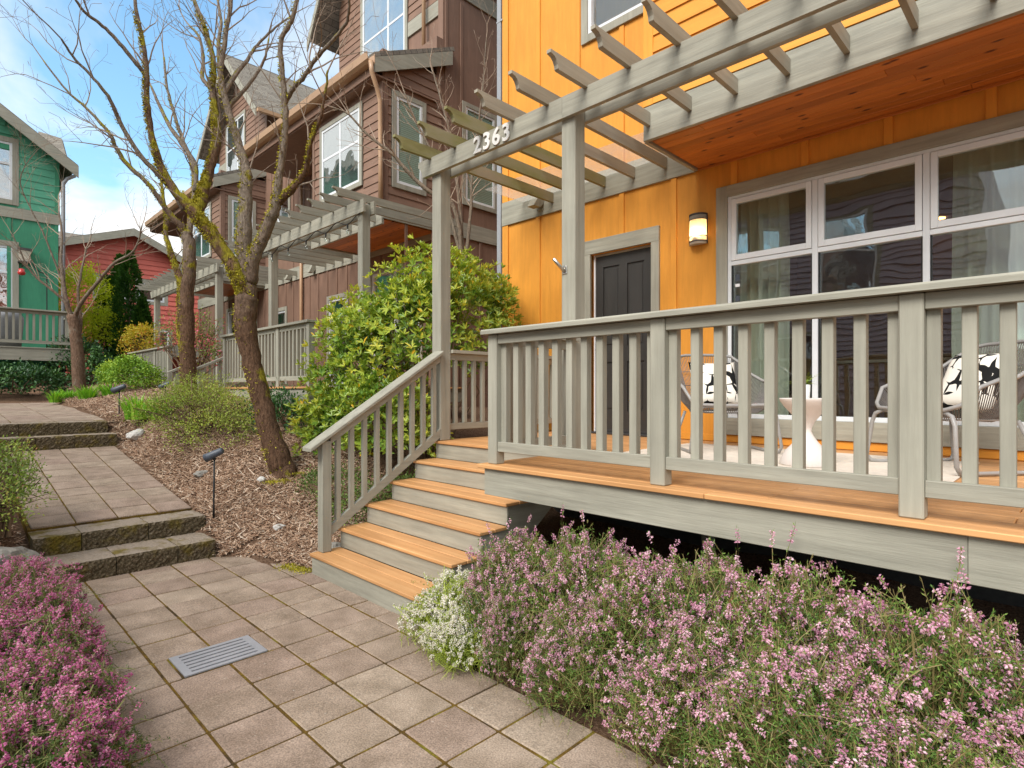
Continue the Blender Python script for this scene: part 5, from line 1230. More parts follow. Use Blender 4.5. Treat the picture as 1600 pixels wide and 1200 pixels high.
def shrub(name, label, cat, base, blobs, nclus, per, L, Wd, mat, seed=0, stems=14, lo=.0, whorl=False, group=None, tone=.5, spread=.10, up=.3, stem_mat='stem', shell=(.72, 1.02)):
    """blobs: list of (centre, radii) in world space; foliage hugs their noisy shells"""
    t = thing(name, label, cat, base, group); lm = LM(); pts = []
    tot = sum(b[1][0] * b[1][1] + b[1][1] * b[1][2] for b in blobs)
    for bi, (c, r) in enumerate(blobs):
        c = np.array(c); r = np.array(r); m = int(nclus * (r[0]*r[1] + r[1]*r[2]) / tot)
        d = rdirs(m); d[:, 2] = np.where(d[:, 2] < -.45, -d[:, 2], d[:, 2])
        f = rng.uniform(*shell, size=m) * (1 + .20 * blobnoise(d, seed + bi))
        p = c + d * r * f[:, None]; nrm = unit(d / r)
        keep = np.ones(m, bool)
        for bj, (c2, r2) in enumerate(blobs):
            if bj != bi: keep &= (((p - np.array(c2)) / np.array(r2)) ** 2).sum(1) > .55
        p, nrm, f = p[keep], nrm[keep], f[keep]; pts.append(p)
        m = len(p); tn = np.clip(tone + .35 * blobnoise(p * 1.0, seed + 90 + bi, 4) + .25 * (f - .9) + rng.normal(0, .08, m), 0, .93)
        ax = unit(nrm + np.array([0, 0, up]) + rng.normal(0, .35, (m, 3)))
        P = np.repeat(p, per, 0); A = np.repeat(ax, per, 0)
        if whorl:
            e1 = unit(np.cross(A, np.array([.3, .5, .81]))); e2 = np.cross(A, e1); an = np.tile(np.arange(per) * 2 * np.pi / per, m) + np.repeat(rng.uniform(0, 6, m), per)
            tilt = (np.repeat(rng.uniform(.3, 1.7, m), per) + rng.uniform(-.25, .35, m * per))[:, None]; an = an + rng.normal(0, .35, m * per)
            D = unit((e1 * np.cos(an)[:, None] + e2 * np.sin(an)[:, None]) + A * tilt); Nn = unit(A - D * (A * D).sum(1, keepdims=True))
        else:
            P = P + rng.normal(0, spread, (m * per, 3)); D = unit(A + rng.normal(0, .7, (m * per, 3))); Nn = unit(A + rng.normal(0, .5, (m * per, 3)) + np.array([0, 0, .5]))
        n = m * per; rr = np.clip(np.repeat(tn, per) + rng.normal(0, .12, n), 0, .95); rr = np.where(rng.random(n) < .012, 1.0, rr)
        V, Q, r_ = (leaves_e if whorl else leaves)(P, D, Nn, L * rng.uniform(.65, 1.15, n), Wd * rng.uniform(.7, 1.15, n), rr, .15, .04 if whorl else 0.0)
        lm.add(V, Q, r_)
    lm.build('foliage', M[mat], t, base)
    if stems:
        m = MB(); allp = np.concatenate(pts); b0 = np.array(base)
        for k in range(stems):
            e = allp[rng.integers(len(allp))]; s0 = b0 + np.array([rng.uniform(-.12, .12), rng.uniform(-.12, .12), -.02]) ; md = s0 * .45 + e * .55 + np.array([rng.uniform(-.08, .08), rng.uniform(-.08, .08), .05])
            m.tube([s0, md, e], [.014, .009, .003], 5)
            for q in range(3):
                e2 = allp[np.argmin(((allp - (e + rng.normal(0, .25, 3))) ** 2).sum(1))]; m.tube([md * .6 + e * .4, (md + e2) / 2 + rng.normal(0, .03, 3), e2], [.007, .005, .002], 4)
        m.build('stems', M[stem_mat], t)
    return t
G_ = lambda x, y: float(ground_z(x, y))
# rhododendron beside the stairs
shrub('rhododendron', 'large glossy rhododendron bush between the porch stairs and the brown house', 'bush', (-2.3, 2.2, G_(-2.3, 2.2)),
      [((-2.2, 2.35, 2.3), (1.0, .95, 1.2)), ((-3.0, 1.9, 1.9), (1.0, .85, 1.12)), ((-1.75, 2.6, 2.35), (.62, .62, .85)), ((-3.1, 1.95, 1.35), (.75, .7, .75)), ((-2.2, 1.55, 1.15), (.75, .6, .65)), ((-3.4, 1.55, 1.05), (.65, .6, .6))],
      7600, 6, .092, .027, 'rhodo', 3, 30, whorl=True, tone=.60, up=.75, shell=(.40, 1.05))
# azaleas and low shrubs
shrub('azalea', 'broad olive azalea bush behind the leaning tree', 'bush', (-5.3, .42, G_(-5.3, .42)), [((-5.3, .42, 1.22), (.85, .85, .42)), ((-4.5, .40, 1.0), (.62, .6, .36)), ((-6.1, .65, 1.45), (.7, .6, .38))], 1500, 9, .034, .015, 'azalea', 21, 60, spread=.05, tone=.5, shell=(.55, 1.05))
shrub('azalea', 'small leafed azalea bush beside the lower stone steps', 'bush', (-2.85, -1.97, G_(-2.85, -1.97)), [((-2.85, -1.93, .78), (.46, .34, .36)), ((-2.45, -1.95, .62), (.30, .22, .26)), ((-3.2, -1.95, .88), (.42, .30, .28))], 640, 9, .032, .015, 'azalea_left', 31, 36, spread=.035, tone=.5, shell=(.5, 1.08))
shrub('ground_cover', 'low dark leafy ground cover beside the porch stairs', 'ground cover', (-1.9, 1.0, G_(-1.9, 1.0)), [((-1.75, .95, .32), (.65, .50, .22)), ((-2.4, 1.0, .48), (.55, .45, .22)), ((-1.5, 1.45, .42), (.5, .45, .24))], 800, 8, .034, .018, 'ground_leaf', 41, 20, spread=.05, tone=.5, shell=(.6, 1.0))
shrub('shrub', 'dark green bush at the foot of the brown house porch', 'bush', (-4.4, 1.25, G_(-4.4, 1.2)), [((-4.4, 1.25, 1.15), (.55, .4, .38))], 260, 8, .06, .026, 'darkleaf', 43, 8, tone=.55)
shrub('boxwood', 'bright yellow green boxwood bush beside the far porch railing', 'bush', at(205, 592, 12.6), [(at(205, 586, 12.6), (.42, .42, .36)), (at(181, 588, 12.9), (.34, .34, .32)), (at(232, 594, 12.4), (.26, .3, .26))], 620, 9, .055, .035, 'box', 51, 6, spread=.05)
shrub('shrub', 'dark leafy bush under the green house deck', 'bush', at(30, 612, 13.0), [(at(28, 600, 13.0), (.62, .8, .40)), (at(-15, 602, 13.0), (.5, .7, .42)), (at(62, 604, 13.4), (.4, .5, .34))], 620, 9, .085, .045, 'darkleaf', 61, 8, tone=.55, spread=.06)
shrub('shrub', 'large dark green bush behind the slender pale tree', 'bush', at(135, 600, 16), [(at(130, 572, 16), (.8, .8, .75)), (at(150, 590, 15.6), (.6, .6, .5)), (at(108, 588, 16), (.5, .5, .5))], 620, 9, .09, .05, 'darkleaf', 71, 8, tone=.6, spread=.07)
shrub('maple', 'bright yellow green young maple beside the green house', 'tree', at(125, 600, 21), [(at(130, 472, 21), (.95, .95, 1.15)), (at(112, 520, 21), (.8, .8, .9)), (at(150, 520, 20.6), (.75, .75, .9))], 800, 9, .10, .06, 'yellowleaf', 81, 14, spread=.12, tone=.55)
shrub('nandina', 'orange and yellow nandina bush beside the far porch', 'bush', at(222, 575, 16.5), [(at(222, 528, 16.5), (.42, .42, .38)), (at(208, 545, 16.5), (.32, .32, .34)), (at(238, 548, 16.5), (.3, .3, .3))], 330, 8, .075, .03, 'nandina', 91, 10, spread=.07)
shrub('flowering_currant', 'pink flowering currant bush behind the forked tree', 'bush', at(300, 600, 11.6), [(at(275, 530, 11.8), (.35, .4, .5)), (at(320, 535, 11.4), (.36, .4, .55)), (at(335, 560, 11.2), (.25, .3, .4))], 300, 6, .05, .03, 'currant', 95, 30, spread=.07, tone=.45, shell=(.3, 1.05))
# columnar evergreens
for (px, py, t, r, h, lb) in ((203, 395, 21.0, .50, 5.1, 'tallest narrow evergreen in front of the red house'), (188, 400, 22.2, .45, 5.2, 'slim evergreen tucked behind the tallest one before the red house'), (168, 432, 22.0, .42, 4.4, 'shorter narrow evergreen beside the yellow maple'), (222, 470, 20.6, .36, 3.4, 'lowest narrow evergreen beside the nandina')):
    top = at(px, py, t); b0 = (float(top[0]), float(top[1]), float(top[2] - h))
    tr_ = thing('arborvitae', lb, 'tree', b0); n = 2600
    u = rng.random(n) ** .85; an = rng.uniform(0, 6.283, n); rr = r * (np.clip((1 - u) * 2.6, 0, 1) ** .75) * (1 + .13 * np.sin(an * 5 + u * 19) + .08 * np.sin(an * 9 - u * 31)) * rng.uniform(.75, 1.06, n)
    P = np.stack([b0[0] + rr * np.cos(an), b0[1] + rr * np.sin(an), b0[2] + u * h], 1); out = np.stack([np.cos(an), np.sin(an), np.full(n, .9)], 1)
    P = np.repeat(P, 3, 0) + rng.normal(0, .03, (n * 3, 3)); D = unit(np.repeat(out, 3, 0) + rng.normal(0, .35, (n * 3, 3))); Nn = unit(np.repeat(out * [1, 1, -.3], 3, 0) + rng.normal(0, .5, (n * 3, 3)))
    lm = LM(); lm.add(*leaves(P, D, Nn, .12 * rng.uniform(.6, 1.2, n * 3), .055, np.clip(.5 + .3 * np.sin(np.repeat(an * 5 + u * 19, 3)) + rng.normal(0, .15, n * 3), 0, 1)))
    lm.build('crown', M['arb'], tr_, b0); MB().tube([b0, (b0[0], b0[1], b0[2] + h * .8)], [.09, .02], 8).build('trunk', M['bark'], tr_, smooth=True)
# lilies (strap leaves)
def lily(p, label, n=70, L=.34, s=1.0):
    t = thing('daylily', label, 'plant', p, 'daylily clumps along the path'); V = []; Q = []; r = []
    p = np.array(p)
    for k in range(n):
        an = rng.uniform(0, 6.283); o = p + np.array([math.cos(an), math.sin(an), 0]) * rng.uniform(0, .13 * s); ln = L * s * rng.uniform(.6, 1.1); ou = rng.uniform(.25, .75); sd = np.array([-math.sin(an), math.cos(an), 0]); cc = rng.uniform(0, 1)
        prev = None
        for q in range(5):
            f = q / 4; c = o + np.array([math.cos(an), math.sin(an), 0]) * ln * ou * f ** 1.6 + np.array([0, 0, 1]) * ln * (f - .42 * ou * f ** 3); w = .014 * s * (1 - f ** 2) + .001
            V += [c - sd * w, c + sd * w]; r += [cc, cc]
            if q: b = len(V) - 4; Q.append((b, b + 1, b + 3, b + 2))
    put('leaves', np_mesh('leaves', np.array(V) - p, Q, M['lily'], r), t, tuple(p), kind='stuff'); return t
for (px, py, tt, s, lb) in ((216, 655, 9.0, 1.35, 'largest bright green daylily clump beside the upper path light'), (250, 655, 8.9, 1.2, 'daylily clump between the upper path light and the azalea'), (275, 640, 9.6, 1.0, 'daylily clump in front of the forked tree'), (172, 626, 12.3, 1.35, 'daylily clump in front of the boxwood'), (137, 627, 12.2, 1.2, 'daylily clump at the foot of the slender pale tree'), (108, 627, 12.4, 1.0, 'daylily clump between the pale tree and the green house deck'), (86, 629, 12.0, .9, 'small daylily tuft nearest the green house deck')):
    lily(at(px, py, tt), lb, 90, .34, s)

# ------------------------------------------------------------------ bare trees
def smooth_path(pts, rad, sub=4):
    pts = [np.array(p) for p in pts]; out = []; ro = []; n = len(pts)
    for i in range(n - 1):
        p0, p1, p2, p3 = pts[max(i-1, 0)], pts[i], pts[i+1], pts[min(i+2, n-1)]
        for k in range(sub):
            t = k / sub; out.append(.5 * ((2*p1) + (-p0+p2)*t + (2*p0-5*p1+4*p2-p3)*t*t + (-p0+3*p1-3*p2+p3)*t**3)); ro.append(rad[i] * (1-t) + rad[i+1] * t)
    out.append(pts[-1]); ro.append(rad[-1]); return out, ro
def grow(m, p, d, L, r, depth, up=.25):
    n = max(3, int(L / .12)); pts = [p.copy()]; rad = [r]; d = unit(d); sp = []
    for i in range(n):
        d = unit(d + rng.normal(0, .13, 3) + np.array([0, 0, up * .10])); p = p + d * L / n; pts.append(p.copy()); rad.append(max(.0021, r * (1 - .8 * (i + 1) / n)))
        if depth > 0 and i > 0 and rng.random() < .72: sp.append((p.copy(), d.copy(), rad[-1], (i + 1) / n))
    m.tube(pts, rad, 4 if r < .007 else 5, cap=False)
    for (q, dd, rr, f) in sp:
        ax = unit(np.cross(dd, rng.normal(size=3))); nd = unit(dd * .75 + ax * .75 + np.array([0, 0, .15])); grow(m, q, nd, L * rng.uniform(.3, .55) * (1.1 - .4 * f), rr * .62, depth - 1, up)
def tree(name, label, base, limbs, t0, barkmat, twigmat, seed, twigs=1.0, moss=True, tw_len=(.5, 1.1), minr=0):
    """limbs: (list of (px, py, radius_px), depth offset at start, at end, twig density)"""
    global rng
    keep = rng; rng = np.random.default_rng(seed)
    t = thing(name, label, 'tree', base); mt = MB(); ml = MB(); tw = MB(); mo = []
    for li, (pts, o0, o1, dens) in enumerate(limbs):
        n = len(pts); W_ = [at(x, y, t0 + o0 + (o1 - o0) * i / (n - 1)) for i, (x, y, r) in enumerate(pts)]; R0 = [r * (t0 + o0) / FPX for (_, _, r) in pts]
        P, Rr = smooth_path(W_, R0, 5)
        P = [p + rng.normal(0, Rr[i] * .05 + .002, 3) for i, p in enumerate(P)]; Rr = [r * rng.uniform(.96, 1.04) for r in Rr]
        (ml if (isinstance(moss, dict) and moss.get(li, 0) >= .5) else mt).tube(P, Rr, 12 if R0[0] > .05 else 8)
        L = sum(np.linalg.norm(P[i+1] - P[i]) for i in range(len(P) - 1))
        k = int(L * dens * 3.2 * twigs)
        for q in range(k):
            f = rng.uniform(.25, 1.0); i = min(int(f * (len(P) - 1)), len(P) - 2); d = unit(P[i+1] - P[i]); ax = unit(np.cross(d, rng.normal(size=3)))
            nd = unit(d * .8 + ax * .8 + np.array([0, 0, .25])); grow(tw, P[i], nd, rng.uniform(*tw_len), min(.011, Rr[i] * .55), 2)
        if dens > 0: grow(tw, P[-1], unit(P[-1] - P[-2]), rng.uniform(.6, 1.2), Rr[-1] * .8, 2)
        if moss:
            for i in range(len(P) - 1):
                if Rr[i] < .02: continue
                d = unit(P[i+1] - P[i]); mossy = pts[min(int(i / 5), n - 1)]
                mo.append((P[i], P[i+1], Rr[i], li))
    mt.build('trunk', M[barkmat], t, smooth=True)
    if ml.V: ml.build('mossy_limb', M['barkmossy'], t, smooth=True)
    if tw.V: tw.build('twigs', M[twigmat], t, kind='stuff')
    if moss:
        PP = []; DD = []
        for (a, b, r, li) in mo:
            w = moss.get(li, 0) if isinstance(moss, dict) else .3
            n = int(w * np.linalg.norm(b - a) * r * 24000)
            d = unit(b - a); 
            for q in range(n):
                nn = unit(np.cross(d, rng.normal(size=3)))
                sc = nn[2] * .7 - nn @ _R * .5 + .25 * math.sin(a[2] * 9 + li) - nn @ _F * .2
                if sc < rng.uniform(-.1, .7): continue
                PP.append(a + (b - a) * rng.random() + nn * r * .97); DD.append(nn)
        if PP:
            PP = np.array(PP); DD = np.array(DD); n = len(PP); PP = np.repeat(PP, 3, 0) + rng.normal(0, .006, (n * 3, 3)); DD = unit(np.repeat(DD, 3, 0) + rng.normal(0, .6, (n * 3, 3)))
            lm = LM(); lm.add(*leaves(PP, DD, rdirs(n * 3), .026 * rng.uniform(.5, 1.3, n * 3), .012, rng.random(n * 3))); lm.build('moss', M['moss'], t, base)
    rng = keep
    return t
b1 = at(441, 740, 7.0)
limbs1 = [
 ([(446, 752, 23.87), (440, 728, 19.25), (424, 680, 16.17), (406, 612, 14.63), (388, 545, 15.40), (384, 500, 16.94), (386, 462, 16.94)], 0, 0, 0),
 ([(388, 470, 12.75), (368, 425, 10.63), (341, 380, 10.63), (314, 345, 10.63), (296, 322, 9.21), (275, 300, 6.16), (253, 263, 4.93), (238, 213, 4.31), (230, 160, 4.00), (229, 120, 3.70), (226, 80, 3.18), (214, 20, 2.48), (208, -20, 2.13)], 0, -.5, .5),
 ([(304, 335, 9.21), (312, 318, 9.92), (321, 290, 7.39), (329, 262, 6.78), (339, 225, 6.16), (338, 187, 5.54), (332, 143, 4.93), (334, 100, 4.00), (322, 50, 3.54), (303, 0, 2.83), (292, -30, 2.13)], 0, .5, .7),
 ([(388, 470, 13.46), (384, 420, 12.04), (382, 370, 11.33), (384, 300, 9.24), (385, 270, 8.01), (377, 238, 6.16), (363, 193, 5.86), (350, 150, 4.93), (345, 110, 4.31), (352, 60, 3.39), (360, 10, 2.83), (363, -30, 2.13)], 0, .3, .9),
 ([(392, 440, 9.92), (399, 400, 9.21), (414, 366, 8.50), (424, 338, 8.50), (432, 318, 7.79), (437, 273, 5.23), (446, 205, 4.62), (444, 150, 4.31), (439, 67, 3.39), (456, 33, 3.18), (464, 0, 2.83), (470, -25, 2.13)], 0, -.4, .6),
 ([(428, 328, 4.25), (446, 306, 5.67), (460, 293, 4.93), (478, 266, 4.31), (481, 246, 3.18), (487, 220, 2.83), (500, 187, 2.48), (508, 147, 1.77), (512, 110, 1.42)], -.1, -.8, .6),
 ([(446, 160, 3.70), (458, 138, 3.54), (473, 123, 3.18), (493, 93, 2.83), (520, 63, 2.55), (541, 36, 2.26), (546, 10, 1.84), (545, -15, 1.42)], -.2, -1.0, .6),
 ([(232, 122, 3.39), (213, 100, 3.18), (187, 67, 2.83), (160, 40, 2.41), (135, 22, 2.13), (118, 0, 1.70)], -.3, -.8, .6),
 ([(290, 328, 5.67), (268, 296, 4.00), (250, 275, 3.70), (217, 240, 3.20), (187, 190, 3.11), (173, 157, 2.55), (147, 123, 2.13), (113, 87, 1.70), (96, 60, 1.27)], 0, -.9, .7),
 ([(305, 300, 3.70), (305, 258, 3.39), (283, 223, 3.54), (263, 193, 2.98), (247, 160, 2.55), (236, 135, 1.84)], .1, .7, .4),
 ([(348, 150, 3.70), (366, 120, 3.54), (385, 95, 2.83), (402, 70, 2.13), (425, 48, 1.70), (450, 28, 1.27)], .2, .9, .6),
 ([(340, 205, 3.54), (356, 170, 3.18), (392, 128, 2.69), (412, 95, 2.13), (420, 60, 1.42)], .3, 1.0, .5),
 ([(335, 143, 3.54), (316, 122, 3.18), (318, 95, 2.55), (312, 60, 2.13), (296, 40, 1.63)], .4, 1.0, .6),
 ([(345, 110, 3.54), (341, 70, 2.83), (346, 35, 2.34), (340, 0, 1.91)], .3, .7, .6),
]
tree('bare_tree', 'leaning bare tree with mossy forked trunk beside the stairs', b1, limbs1, 7.0, 'bark', 'twig', 5, 1.25, {0: .12, 1: 1.2, 2: 1.0, 3: .3, 4: .35, 5: .8, 6: .2, 7: .1, 8: .2})
b2 = at(297, 612, 10.0)
limbs2 = [
 ([(298, 640, 13.30), (296, 610, 11.97), (294, 540, 10.64), (292, 470, 9.97), (296, 420, 9.31), (294, 376, 8.64), (289, 362, 7.98)], 0, 0, 0),
 ([(291, 366, 5.35), (279, 349, 4.76), (262, 330, 4.17), (247, 308, 3.57), (232, 288, 3.09), (200, 258, 3.32), (182, 232, 2.89), (170, 207, 2.46), (133, 167, 1.88), (105, 142, 1.44), (68, 95, 1.01)], 0, -.9, .7),
 ([(292, 372, 4.76), (301, 335, 4.46), (304, 300, 4.17), (302, 265, 3.27), (290, 230, 3.25), (276, 190, 2.60), (262, 140, 2.02), (256, 90, 1.44)], 0, .6, .7),
 ([(288, 560, 5.35), (283, 500, 5.65), (284, 450, 5.35), (276, 420, 4.76), (266, 390, 3.87), (259, 365, 3.27), (262, 342, 3.61), (256, 315, 2.60), (252, 280, 1.80)], .3, .6, .5),
]
tree('bare_tree', 'straight bare tree with forked dark trunk behind the azalea', b2, limbs2, 10.0, 'bark', 'twig', 8, 1.1, {0: .12, 1: .5, 2: .3, 3: .6}, (.5, 1.2))
b3 = at(125, 612, 13.0)
limbs3 = [
 ([(127, 630, 11.30), (125, 609, 9.69), (119, 530, 8.07), (113, 494, 7.27)], 0, 0, 0),
 ([(113, 500, 3.69), (104, 470, 3.16), (99, 440, 2.86), (95, 405, 2.29), (97, 370, 1.72), (92, 330, 1.26)], 0, .3, .8),
 ([(112, 492, 2.86), (98, 468, 2.06), (80, 452, 1.84), (58, 434, 1.61), (42, 415, 1.26), (30, 388, 0.92), (18, 364, 0.69)], 0, -.5, 1.1),
 ([(117, 494, 3.16), (129, 471, 2.86), (152, 442, 2.52), (179, 411, 2.06), (206, 395, 1.61), (217, 375, 1.15), (222, 352, 0.80)], 0, -.6, .9),
 ([(98, 440, 1.72), (82, 400, 1.26), (66, 360, 1.09), (44, 318, 0.92), (32, 285, 0.74), (40, 258, 0.58), (58, 235, 0.46)], .2, -.4, .7),
 ([(124, 530, 2.86), (126, 500, 2.58), (122, 460, 2.06), (128, 420, 1.61), (136, 385, 1.15)], .1, .5, .8),
]
tree('bare_tree', 'slender pale bare tree in front of the green house', b3, limbs3, 13.0, 'barkbrown', 'twigpale', 14, 1.5, False, (.5, 1.1))
b4 = at(715, 420, 8.4)
limbs4 = [
 ([(722, 420, 3.40), (716, 347, 3.40), (700, 310, 3.40), (670, 300, 3.40), (634, 264, 2.89), (608, 236, 2.38), (574, 210, 1.87), (546, 180, 1.36), (522, 168, 1.02)], 0, -.3, 1.2),
 ([(722, 420, 3.40), (720, 347, 3.06), (714, 280, 2.55), (706, 220, 2.04), (690, 160, 1.53), (676, 110, 1.10)], 0, .2, 1.4),
 ([(725, 420, 3.40), (735, 340, 2.55), (738, 260, 2.04), (748, 190, 1.53), (756, 120, 1.10), (760, 60, 0.85)], 0, .3, 1.4),
 ([(720, 400, 2.98), (700, 320, 2.55), (680, 250, 2.04), (650, 190, 1.53), (630, 140, 1.02)], 0, 0, 1.4),
]
tree('bare_shrub', 'pale twiggy bare shrub between the brown and orange houses', b4, limbs4, 8.4, 'barkpale', 'twigpale', 22, 1.7, False, (.25, .65))

# ------------------------------------------------------------------ heather
def heather_mesh(name, r, h, nst, seed, leafmat, fmat, fl_frac=.62, spike=.10, nbell=24, bell=.0075, stray=.05):
    """mound of wiry sprigs with needles; flowering spikes toward the tips. returns (needles, flowers) meshes, origin at base"""
    g = np.random.default_rng(seed)
    an = g.uniform(0, 2*np.pi, nst); u = np.sqrt(g.random(nst)); wob = 1 + .10 * np.sin(3 * an + seed) + .08 * np.sin(5 * an + 2 * seed)
    hump = 1 + .13 * np.sin(an * 3 + u * 5 + seed) + .08 * np.sin(an * 7 - u * 9)
    rr_ = r * u * wob; zz_ = h * np.sqrt(np.clip(1 - (u * .985) ** 2.4, 0.015, 1)) * hump
    dep = 1 - .30 * g.random(nst) ** 2.2
    tip = np.stack([rr_ * dep * np.cos(an), rr_ * dep * np.sin(an), zz_ * dep + .02], 1)
    nrm = unit(np.stack([np.cos(an) * u / r, np.sin(an) * u / r, (1.05 - u) / h + .25], 1))
    dr = unit(nrm * .75 + np.array([0, 0, .35]) + g.normal(0, .52, (nst, 3)))
    Ls = g.uniform(.13, .24, nst); st = g.random(nst) < stray; ext = np.where(st, g.uniform(.05, .14, nst), 0)
    tip = tip + unit(dr + np.array([0, 0, .6])) * ext[:, None]; Ls = Ls + ext
    root = tip - dr * Ls[:, None] * .95 - np.array([0, 0, 1]) * (Ls * .22)[:, None]; root[:, 2] = np.maximum(root[:, 2], 0.0)
    mid = (root + tip) / 2 + np.array([0, 0, 1]) * (Ls * .12)[:, None] + g.normal(0, .012, (nst, 3))
    bez = lambda t, A=root, B=mid, C=tip: (1-t)**2 * A[:, None] + 2*t*(1-t) * B[:, None] + t*t * C[:, None]
    dbez = lambda t, A=root, B=mid, C=tip: 2*(1-t) * (B - A)[:, None] + 2*t * (C - B)[:, None]
    sh = g.normal(.5, .16, nst) + .18 * np.sin(an * 3 + u * 5 + seed)
    k = 24; t = (1 - .95 * g.random((nst, k)))[..., None]
    P = bez(t).reshape(-1, 3); T = unit(dbez(t).reshape(-1, 3)); n = len(P)
    D = unit(T * .8 + g.normal(0, .7, (n, 3))); V, Q, rn = leaves(P, D, unit(g.normal(size=(n, 3))), g.uniform(.011, .022, n), .0044, np.repeat(sh, k) + g.normal(0, .14, n), .05)
    ts = np.linspace(0, 1, 4)[None, :, None]; C_ = bez(np.repeat(ts, nst, 0)); sd = unit(np.cross(dbez(np.repeat(ts, nst, 0)), g.normal(size=(nst, 1, 3)))) * .0014
    SV = np.stack([C_ - sd, C_ + sd], 2).reshape(-1, 3); SQ = ((np.arange(nst) * 8)[:, None, None] + (np.arange(3) * 2)[None, :, None] + np.array([0, 1, 3, 2])).reshape(-1, 4)
    # woody inner branches from the crown of the plant
    nb = nst // 6; C2 = tip[:nb] * .9; A2 = np.stack([C2[:, 0] * .25, C2[:, 1] * .25, np.zeros(nb)], 1); B2 = (A2 + C2) / 2 + np.array([0, 0, .05])
    C3 = bez(np.repeat(ts, nb, 0), A2, B2, C2); sd = unit(np.cross(dbez(np.repeat(ts, nb, 0), A2, B2, C2), g.normal(size=(nb, 1, 3)))) * .003
    SV2 = np.stack([C3 - sd, C3 + sd], 2).reshape(-1, 3); SQ2 = ((np.arange(nb) * 8)[:, None, None] + (np.arange(3) * 2)[None, :, None] + np.array([0, 1, 3, 2])).reshape(-1, 4)
    V2 = np.concatenate([V, SV, SV2]); Q2 = np.concatenate([Q, SQ + len(V), SQ2 + len(V) + len(SV)]); r2 = np.concatenate([rn, np.full(len(SV) + len(SV2), 1.0)])
    nm = np_mesh('needles', V2, Q2, M[leafmat], np.clip(r2, 0, 1))
    pr = fl_frac * (.35 + .95 * (np.sin(an * 2 + u * 7 + seed * 1.3) * .5 + .5)) * np.where(dep > .86, 1, .35)
    fl = np.where((g.random(nst) < pr) | st)[0]; ns = len(fl)
    t = np.clip(1.0 - g.random((ns, nbell)) * (spike * g.uniform(.5, 1.3, (ns, 1)) / Ls[fl][:, None]) - .0, .15, 1)[..., None]
    P = bez(t, root[fl], mid[fl], tip[fl]).reshape(-1, 3); Tn = unit(dbez(t, root[fl], mid[fl], tip[fl]).reshape(-1, 3)); n = len(P)
    out = unit(np.cross(Tn, g.normal(size=(n, 3)))); D = unit(out + Tn * .1 + np.array([0, 0, -.25])); P = P + out * .002
    e1 = unit(np.cross(D, g.normal(size=(n, 3)))); e2 = np.cross(D, e1); s = (bell * g.uniform(.7, 1.2, n))[:, None]
    ring = [P + D * s * .75 + (e1 * math.cos(a) + e2 * math.sin(a)) * s * .5 for a in (0, 2.094, 4.189)]
    tipb = P + D * s * 1.7; V = np.stack([P, *ring, tipb], 1).reshape(-1, 3); k5 = np.arange(n)[:, None] * 5
    Q = np.concatenate([k5 + np.array([q]) for a, b_ in ((1, 2), (2, 3), (3, 1)) for q in ((0, b_, a), (4, a, b_))]); rb = np.repeat(np.clip(np.repeat(g.normal(.5, .16, ns), nbell) + g.normal(0, .2, n), 0, 1), 5)
    return nm, np_mesh('flowers', V, Q, M[fmat], rb)
HM = {}
def heather(label, x, y, kind, rz=0.0, s=(1, 1, 1), z=None, group=None):
    if kind not in HM:
        if kind == 'white': HM[kind] = heather_mesh('w', .36, .36, 1500, 4, 'white_leaf', 'heather_white', .80, .06, 22, .0080, .02)
        elif kind == 'magenta': HM[kind] = heather_mesh('m', .40, .42, 1700, 5, 'magenta_leaf', 'heather_mag', .42, .08, 28, .0078, .05)
        elif kind == 'pink_b': HM[kind] = heather_mesh('pb', .46, .62, 2300, 9, 'heather_leaf', 'heather_pink', .30, .06, 22, .0076, .03)
        else: HM[kind] = heather_mesh('p', .46, .62, 2300, 7, 'heather_leaf', 'heather_pink', .42, .065, 22, .0076, .03)
    zz = G_(x, y) if z is None else z
    t = thing('heather', label, 'heather', (x, y, zz), group)
    for nm, me in zip(('foliage', 'flowers'), HM[kind]):
        o = put(nm, me, t, (x, y, zz), (0, 0, rz), kind='stuff'); o.scale = s
    return t
gpk = 'pink heathers massed in front of the porch'; lpk = 'pink flowering heather in the bed in front of the porch deck'
for (x, y, kd, rz, s) in ((1.32, .22, 'pink', .4, (.95, .85, 1.02)), (1.75, .30, 'pink_b', 2.1, (1, .9, 1.12)), (2.15, .24, 'pink', 3.6, (1, .95, 1.08)), (2.5, .32, 'pink_b', 5.0, (1.05, .95, 1.15)), (2.62, .02, 'pink', 1.2, (.9, .8, .85)), (2.95, .26, 'pink_b', .9, (1, .95, 1.2)), (3.05, -.10, 'pink', 2.9, (1, .9, .95)), (3.4, .24, 'pink_b', 4.2, (1.05, 1, 1.2)), (3.5, -.22, 'pink', 5.5, (1, 1, .85)), (3.9, .20, 'pink_b', 1.8, (1.05, 1, 1.2)), (3.95, -.35, 'pink_b', .2, (1, 1, .8)), (1.95, .02, 'pink', 4.4, (.75, .6, .75)), (1.48, .0, 'pink_b', 5.6, (.62, .5, .7))):
    heather(lpk, x, y, kd, rz, s, .0, gpk)
heather('white flowering heather at the foot of the porch stairs', .93, .08, 'white', .5, (1.05, .95, 1.0), 0)
heather('small white heather clump edging the pavers below the stairs', 1.15, -.12, 'white', 2.5, (.75, .62, .72), 0)
gm = 'magenta heathers left of the patio'; lmg = 'magenta heather spilling over the patio edge beside the lower steps'
